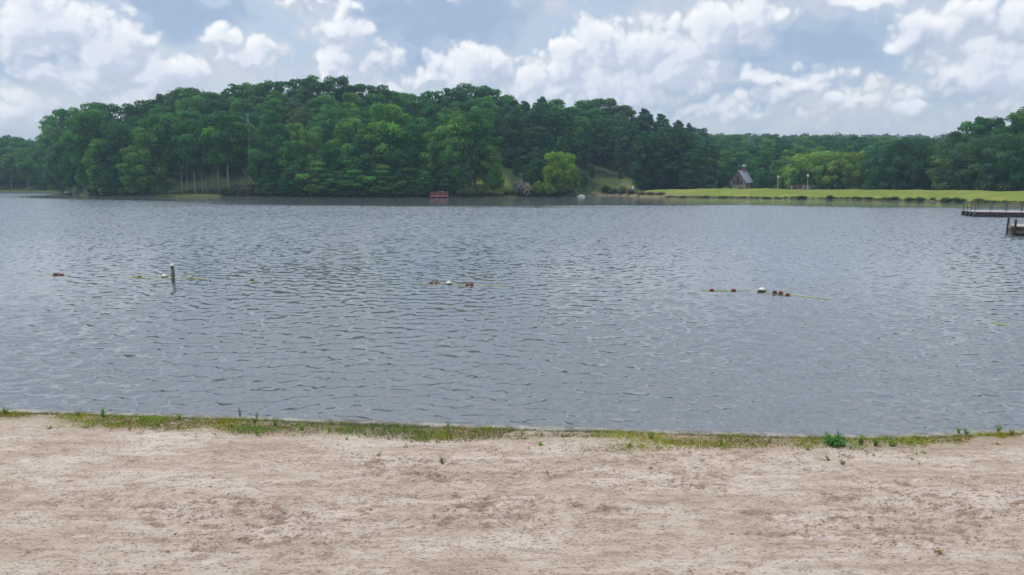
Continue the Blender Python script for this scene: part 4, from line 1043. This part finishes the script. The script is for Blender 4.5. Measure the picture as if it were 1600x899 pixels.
def red_float(px, py, L, label, rz=0.0, r=.065):
    q = ground(px, py); z = wave_z(q[0], q[1])+.03; LL = L*q[1]/F
    o = empty('rope_float', (q[0], q[1], z), rz, label, 'float', 'red floats of the swimming ropes')
    b_ = MB(); pr = [(r*.55, -LL/2), (r*.95, -LL/2+.03), (r, 0), (r*.95, LL/2-.03), (r*.55, LL/2)]
    b_.tube([(z_, 0, 0) for _, z_ in pr], [a for a, _ in pr], 12); b_.build('body', m_fl, o, True)
    MB().tube([(-LL/2-.05, 0, 0), (-LL/2, 0, 0)], .018, 6).tube([(LL/2, 0, 0), (LL/2+.05, 0, 0)], .018, 6).build('core', m_rope, o)
def white_buoy(px, py, label):
    q = ground(px, py); z = wave_z(q[0], q[1])+.02
    o = empty('buoy', (q[0], q[1], z), 0, label, 'buoy', 'white buoys of the swimming ropes')
    MB().lathe((0, 0, 0), [(.06, -.06), (.13, -.03), (.145, .05)], 14).build('base', m_ring, o, True)
    MB().lathe((0, 0, .05), [(.145, 0), (.14, .05), (.10, .085), (.04, .10), (.035, .13), (.01, .14)], 14).build('top', m_buoy, o, True)
    for sx_ in (-1, 1): MB().box((sx_*.16, 0, 0.0), (.07, .05, .05)).build('lug', m_ring, o)
red_float(88, 430, 9, 'first red float at the far left end of the rope line', .1); red_float(96.5, 430.6, 8, 'second red float touching the far left one', -.1)
red_float(218, 434, 6, 'small red float left of the post and white buoy'); red_float(394, 438, 6, 'lone small red float right of the post', .2)
white_buoy(257, 433.5, 'white buoy just left of the wooden post')
red_float(674, 443.6, 9, 'long red float, left half of the pair by the middle buoy', .05); red_float(683, 443.8, 8, 'red float nearest the left side of the middle white buoy', -.04)
white_buoy(701.5, 444.5, 'white buoy between the red floats in the middle of the lake')
red_float(731, 446, 7, 'red float just right of the middle white buoy', -.1, .08); red_float(737, 446.5, 6, 'red float at the right end of the middle rope group', -.1, .07)
red_float(1112, 454.5, 6, 'leftmost red float of the right rope'); red_float(1146, 455, 7, 'red float left of the right white buoy', 0, .08)
white_buoy(1190.5, 456, 'white buoy on the right rope')
for i, (a, b_) in enumerate([(1210.5, 459), (1220, 460), (1230.5, 461.3)]): red_float(a, b_, 6.2, '%s of the three close red floats right of the right buoy' % ['leftmost', 'middle', 'rightmost'][i], -.3, .085)
rope([(60,431),(88,430),(97,430.6),(112,431.5)], 'short yellow rope through the far left red floats')
rope([(196,434),(218,434.3),(257,434),(271,435),(300,435.2),(332,437)], 'yellow rope tied past the wooden post')
rope([(384,438),(394,438.2),(412,438.8)], 'short yellow rope end at the lone red float')
rope([(645,446),(674,443.8),(701,444.6),(737,446.6),(770,446.6),(800,448)], 'yellow rope of the middle float group')
rope([(1096,454),(1112,454.6),(1146,455.1),(1168,453.4),(1190,456.2),(1210,459),(1230,461.3),(1255,463.5),(1276,467),(1300,468)], 'yellow rope of the right float group')
rope([(1548,504),(1568,506.5),(1590,508)], 'piece of yellow rope floating near the right edge')

# ------------------------------------------------------------------ weeds on the beach edge
WM = [weed_mesh(500+i, .20+.05*(i % 3), .12+.03*(i % 2), 9+2*i, .026) for i in range(5)]
TALL = weed_mesh(520, .42, .10, 8, .03); BIG = weed_mesh(521, .30, .32, 46, .042); SML = [weed_mesh(530+i, .07, .06, 6, .018) for i in range(3)]
def weed(px, py, v, col, label, group=None, s=1.0):
    s *= .72; col = tuple(q*1.35 for q in col)
    q = ground(px, py, .14)
    o = empty('weed', (q[0], q[1], .135), R.uniform(0, 6.28), label, 'weed', group, (s, s, s))
    st_, lf_ = v
    if not isinstance(st_, bpy.types.Mesh): st_ = st_.mesh('weed_stem')
    link('stem', st_, m_grass, o).color = (.10, .13, .04, 1); c_ = link('leaves', lf_, m_grass, o); c_.color = (*col, 1)
def vm(v): return (v[0].mesh('weed_stem'), v[1])
WM = [vm(v) for v in WM]; TALL = vm(TALL); BIG = vm(BIG); SML = [vm(v) for v in SML]
GR = (.11, .20, .03)
weed(1300, 697, BIG, (.07, .16, .035), 'large dark green weed clump at the right end of the grass strip'); weed(1316, 699, WM[1], (.08, .17, .04), 'leafy weed against the right side of the large clump')
weed(1309, 691, TALL, (.07, .13, .04), 'tall thin stalk rising from the large weed clump', s=.8)
weed(700, 676, TALL, GR, 'tallest bright weed on the wall edge near the middle', s=.85); weed(1127, 696, TALL, GR, 'upright bright weed in the brown gap right of the middle', s=.7)
weed(160, 652, WM[2], GR, 'bright round weed on the wall edge at left'); weed(8, 646, WM[0], GR, 'bright weed at the left edge of the photo')
weed(375, 652, TALL, (.09, .12, .05), 'thin tall stalk on the wall edge left of the middle', s=.75); weed(402, 655, TALL, GR, 'thin stalk with pale tips just right of another stalk', s=.6)
weed(1510, 678, WM[3], GR, 'green weed patch on the bare sand near the right edge', s=.7); weed(1498, 676, WM[1], GR, 'left half of the weed patch near the right edge', s=.7); weed(1560, 674, WM[0], GR, 'small weed on the wall top near the right corner')
weed(1345, 697, WM[2], (.12, .19, .04), 'flat bright weed right of the large clump'); weed(1367, 697, WM[4], (.13, .18, .04), 'outermost flat weed right of the large clump')
weed(401, 678, SML[0], GR, 'small bright weed alone on the sand at left', s=1.6); weed(592, 714, SML[1], (.12, .13, .04), 'tiny olive weed on the bare sand left of middle', s=1.3)
weed(691, 724, SML[2], (.12, .14, .04), 'tiny yellowish weed on the bare sand below the tallest weed', s=1.4); weed(634, 701, SML[0], (.10, .13, .04), 'tiny weed just below the middle of the grass strip', s=1.2)
weed(1262, 706, SML[1], (.17, .16, .05), 'small straw-coloured weed tuft below the large clump', s=1.8); weed(1294, 719, SML[2], (.16, .15, .05), 'small dry tuft on the sand under the large clump', s=1.2)
weed(1316, 725, SML[0], (.08, .09, .04), 'tiny dark tuft on the sand right of the dry tuft', s=1.1); weed(844, 697, SML[1], GR, 'small bright weed below the strip near the middle', s=1.4)
weed(982, 698, SML[2], GR, 'small bright weed at the gap in the strip', s=1.3); weed(1466, 865, SML[0], (.24, .17, .08), 'straw-coloured tuft low on the sand at right', s=1.5)
weed(855, 742, TALL, (.20, .17, .10), 'dry thin standing stalks on the open sand in the middle', s=.35)
k = 0
xs_w = sorted(R.uniform(0, 1600) for _ in range(70))
for i in range(70):
    px = xs_w[i]; q = y_edge(ground(px, 670)[0]); 
    xx = ground(px, 672, .14)[0]; s_ = abs(R.gauss(.45, .35))+.05
    o = empty('weed', (xx, float(y_edge(xx))-WALL_W-s_, .135), R.uniform(0, 6.28), 'small green weed tuft at the top of the beach, %s from the left' % ORD[i], 'weed', 'small weed tufts along the beach edge', [R.uniform(.3, .6)]*3)
    v = pick(SML + WM[:2]) if s_ < .7 else pick(SML)
    link('stem', v[0], m_grass, o).color = (.10, .13, .04, 1); cf = R.uniform(.7, 1.2)
    link('leaves', v[1], m_grass, o).color = (.19*cf, .27*cf, .045*cf, 1)

# ------------------------------------------------------------------ summer haze
m_hz = bpy.data.materials.new('haze'); m_hz.use_nodes = True; nt = NT(m_hz.node_tree); nt.n.clear()
out = nt.new('ShaderNodeOutputMaterial'); pv = nt.new('ShaderNodeVolumePrincipled')
pv.inputs['Color'].default_value = (.55, .78, 1.0, 1); pv.inputs['Density'].default_value = .00034; pv.inputs['Anisotropy'].default_value = .1
nt.link(pv.outputs[0], out.inputs['Volume'])
hb = MB().box((0, 0, 0), (1, 1, 1)).build('haze', m_hz, None, loc=(0, 950, 36.5), scale=(5600, 3900, 79))
tag(hb, 'thin bluish summer haze lying over the whole lake', 'haze', kind='stuff')
print('trees', len(TREES), 'objects', len(bpy.data.objects))
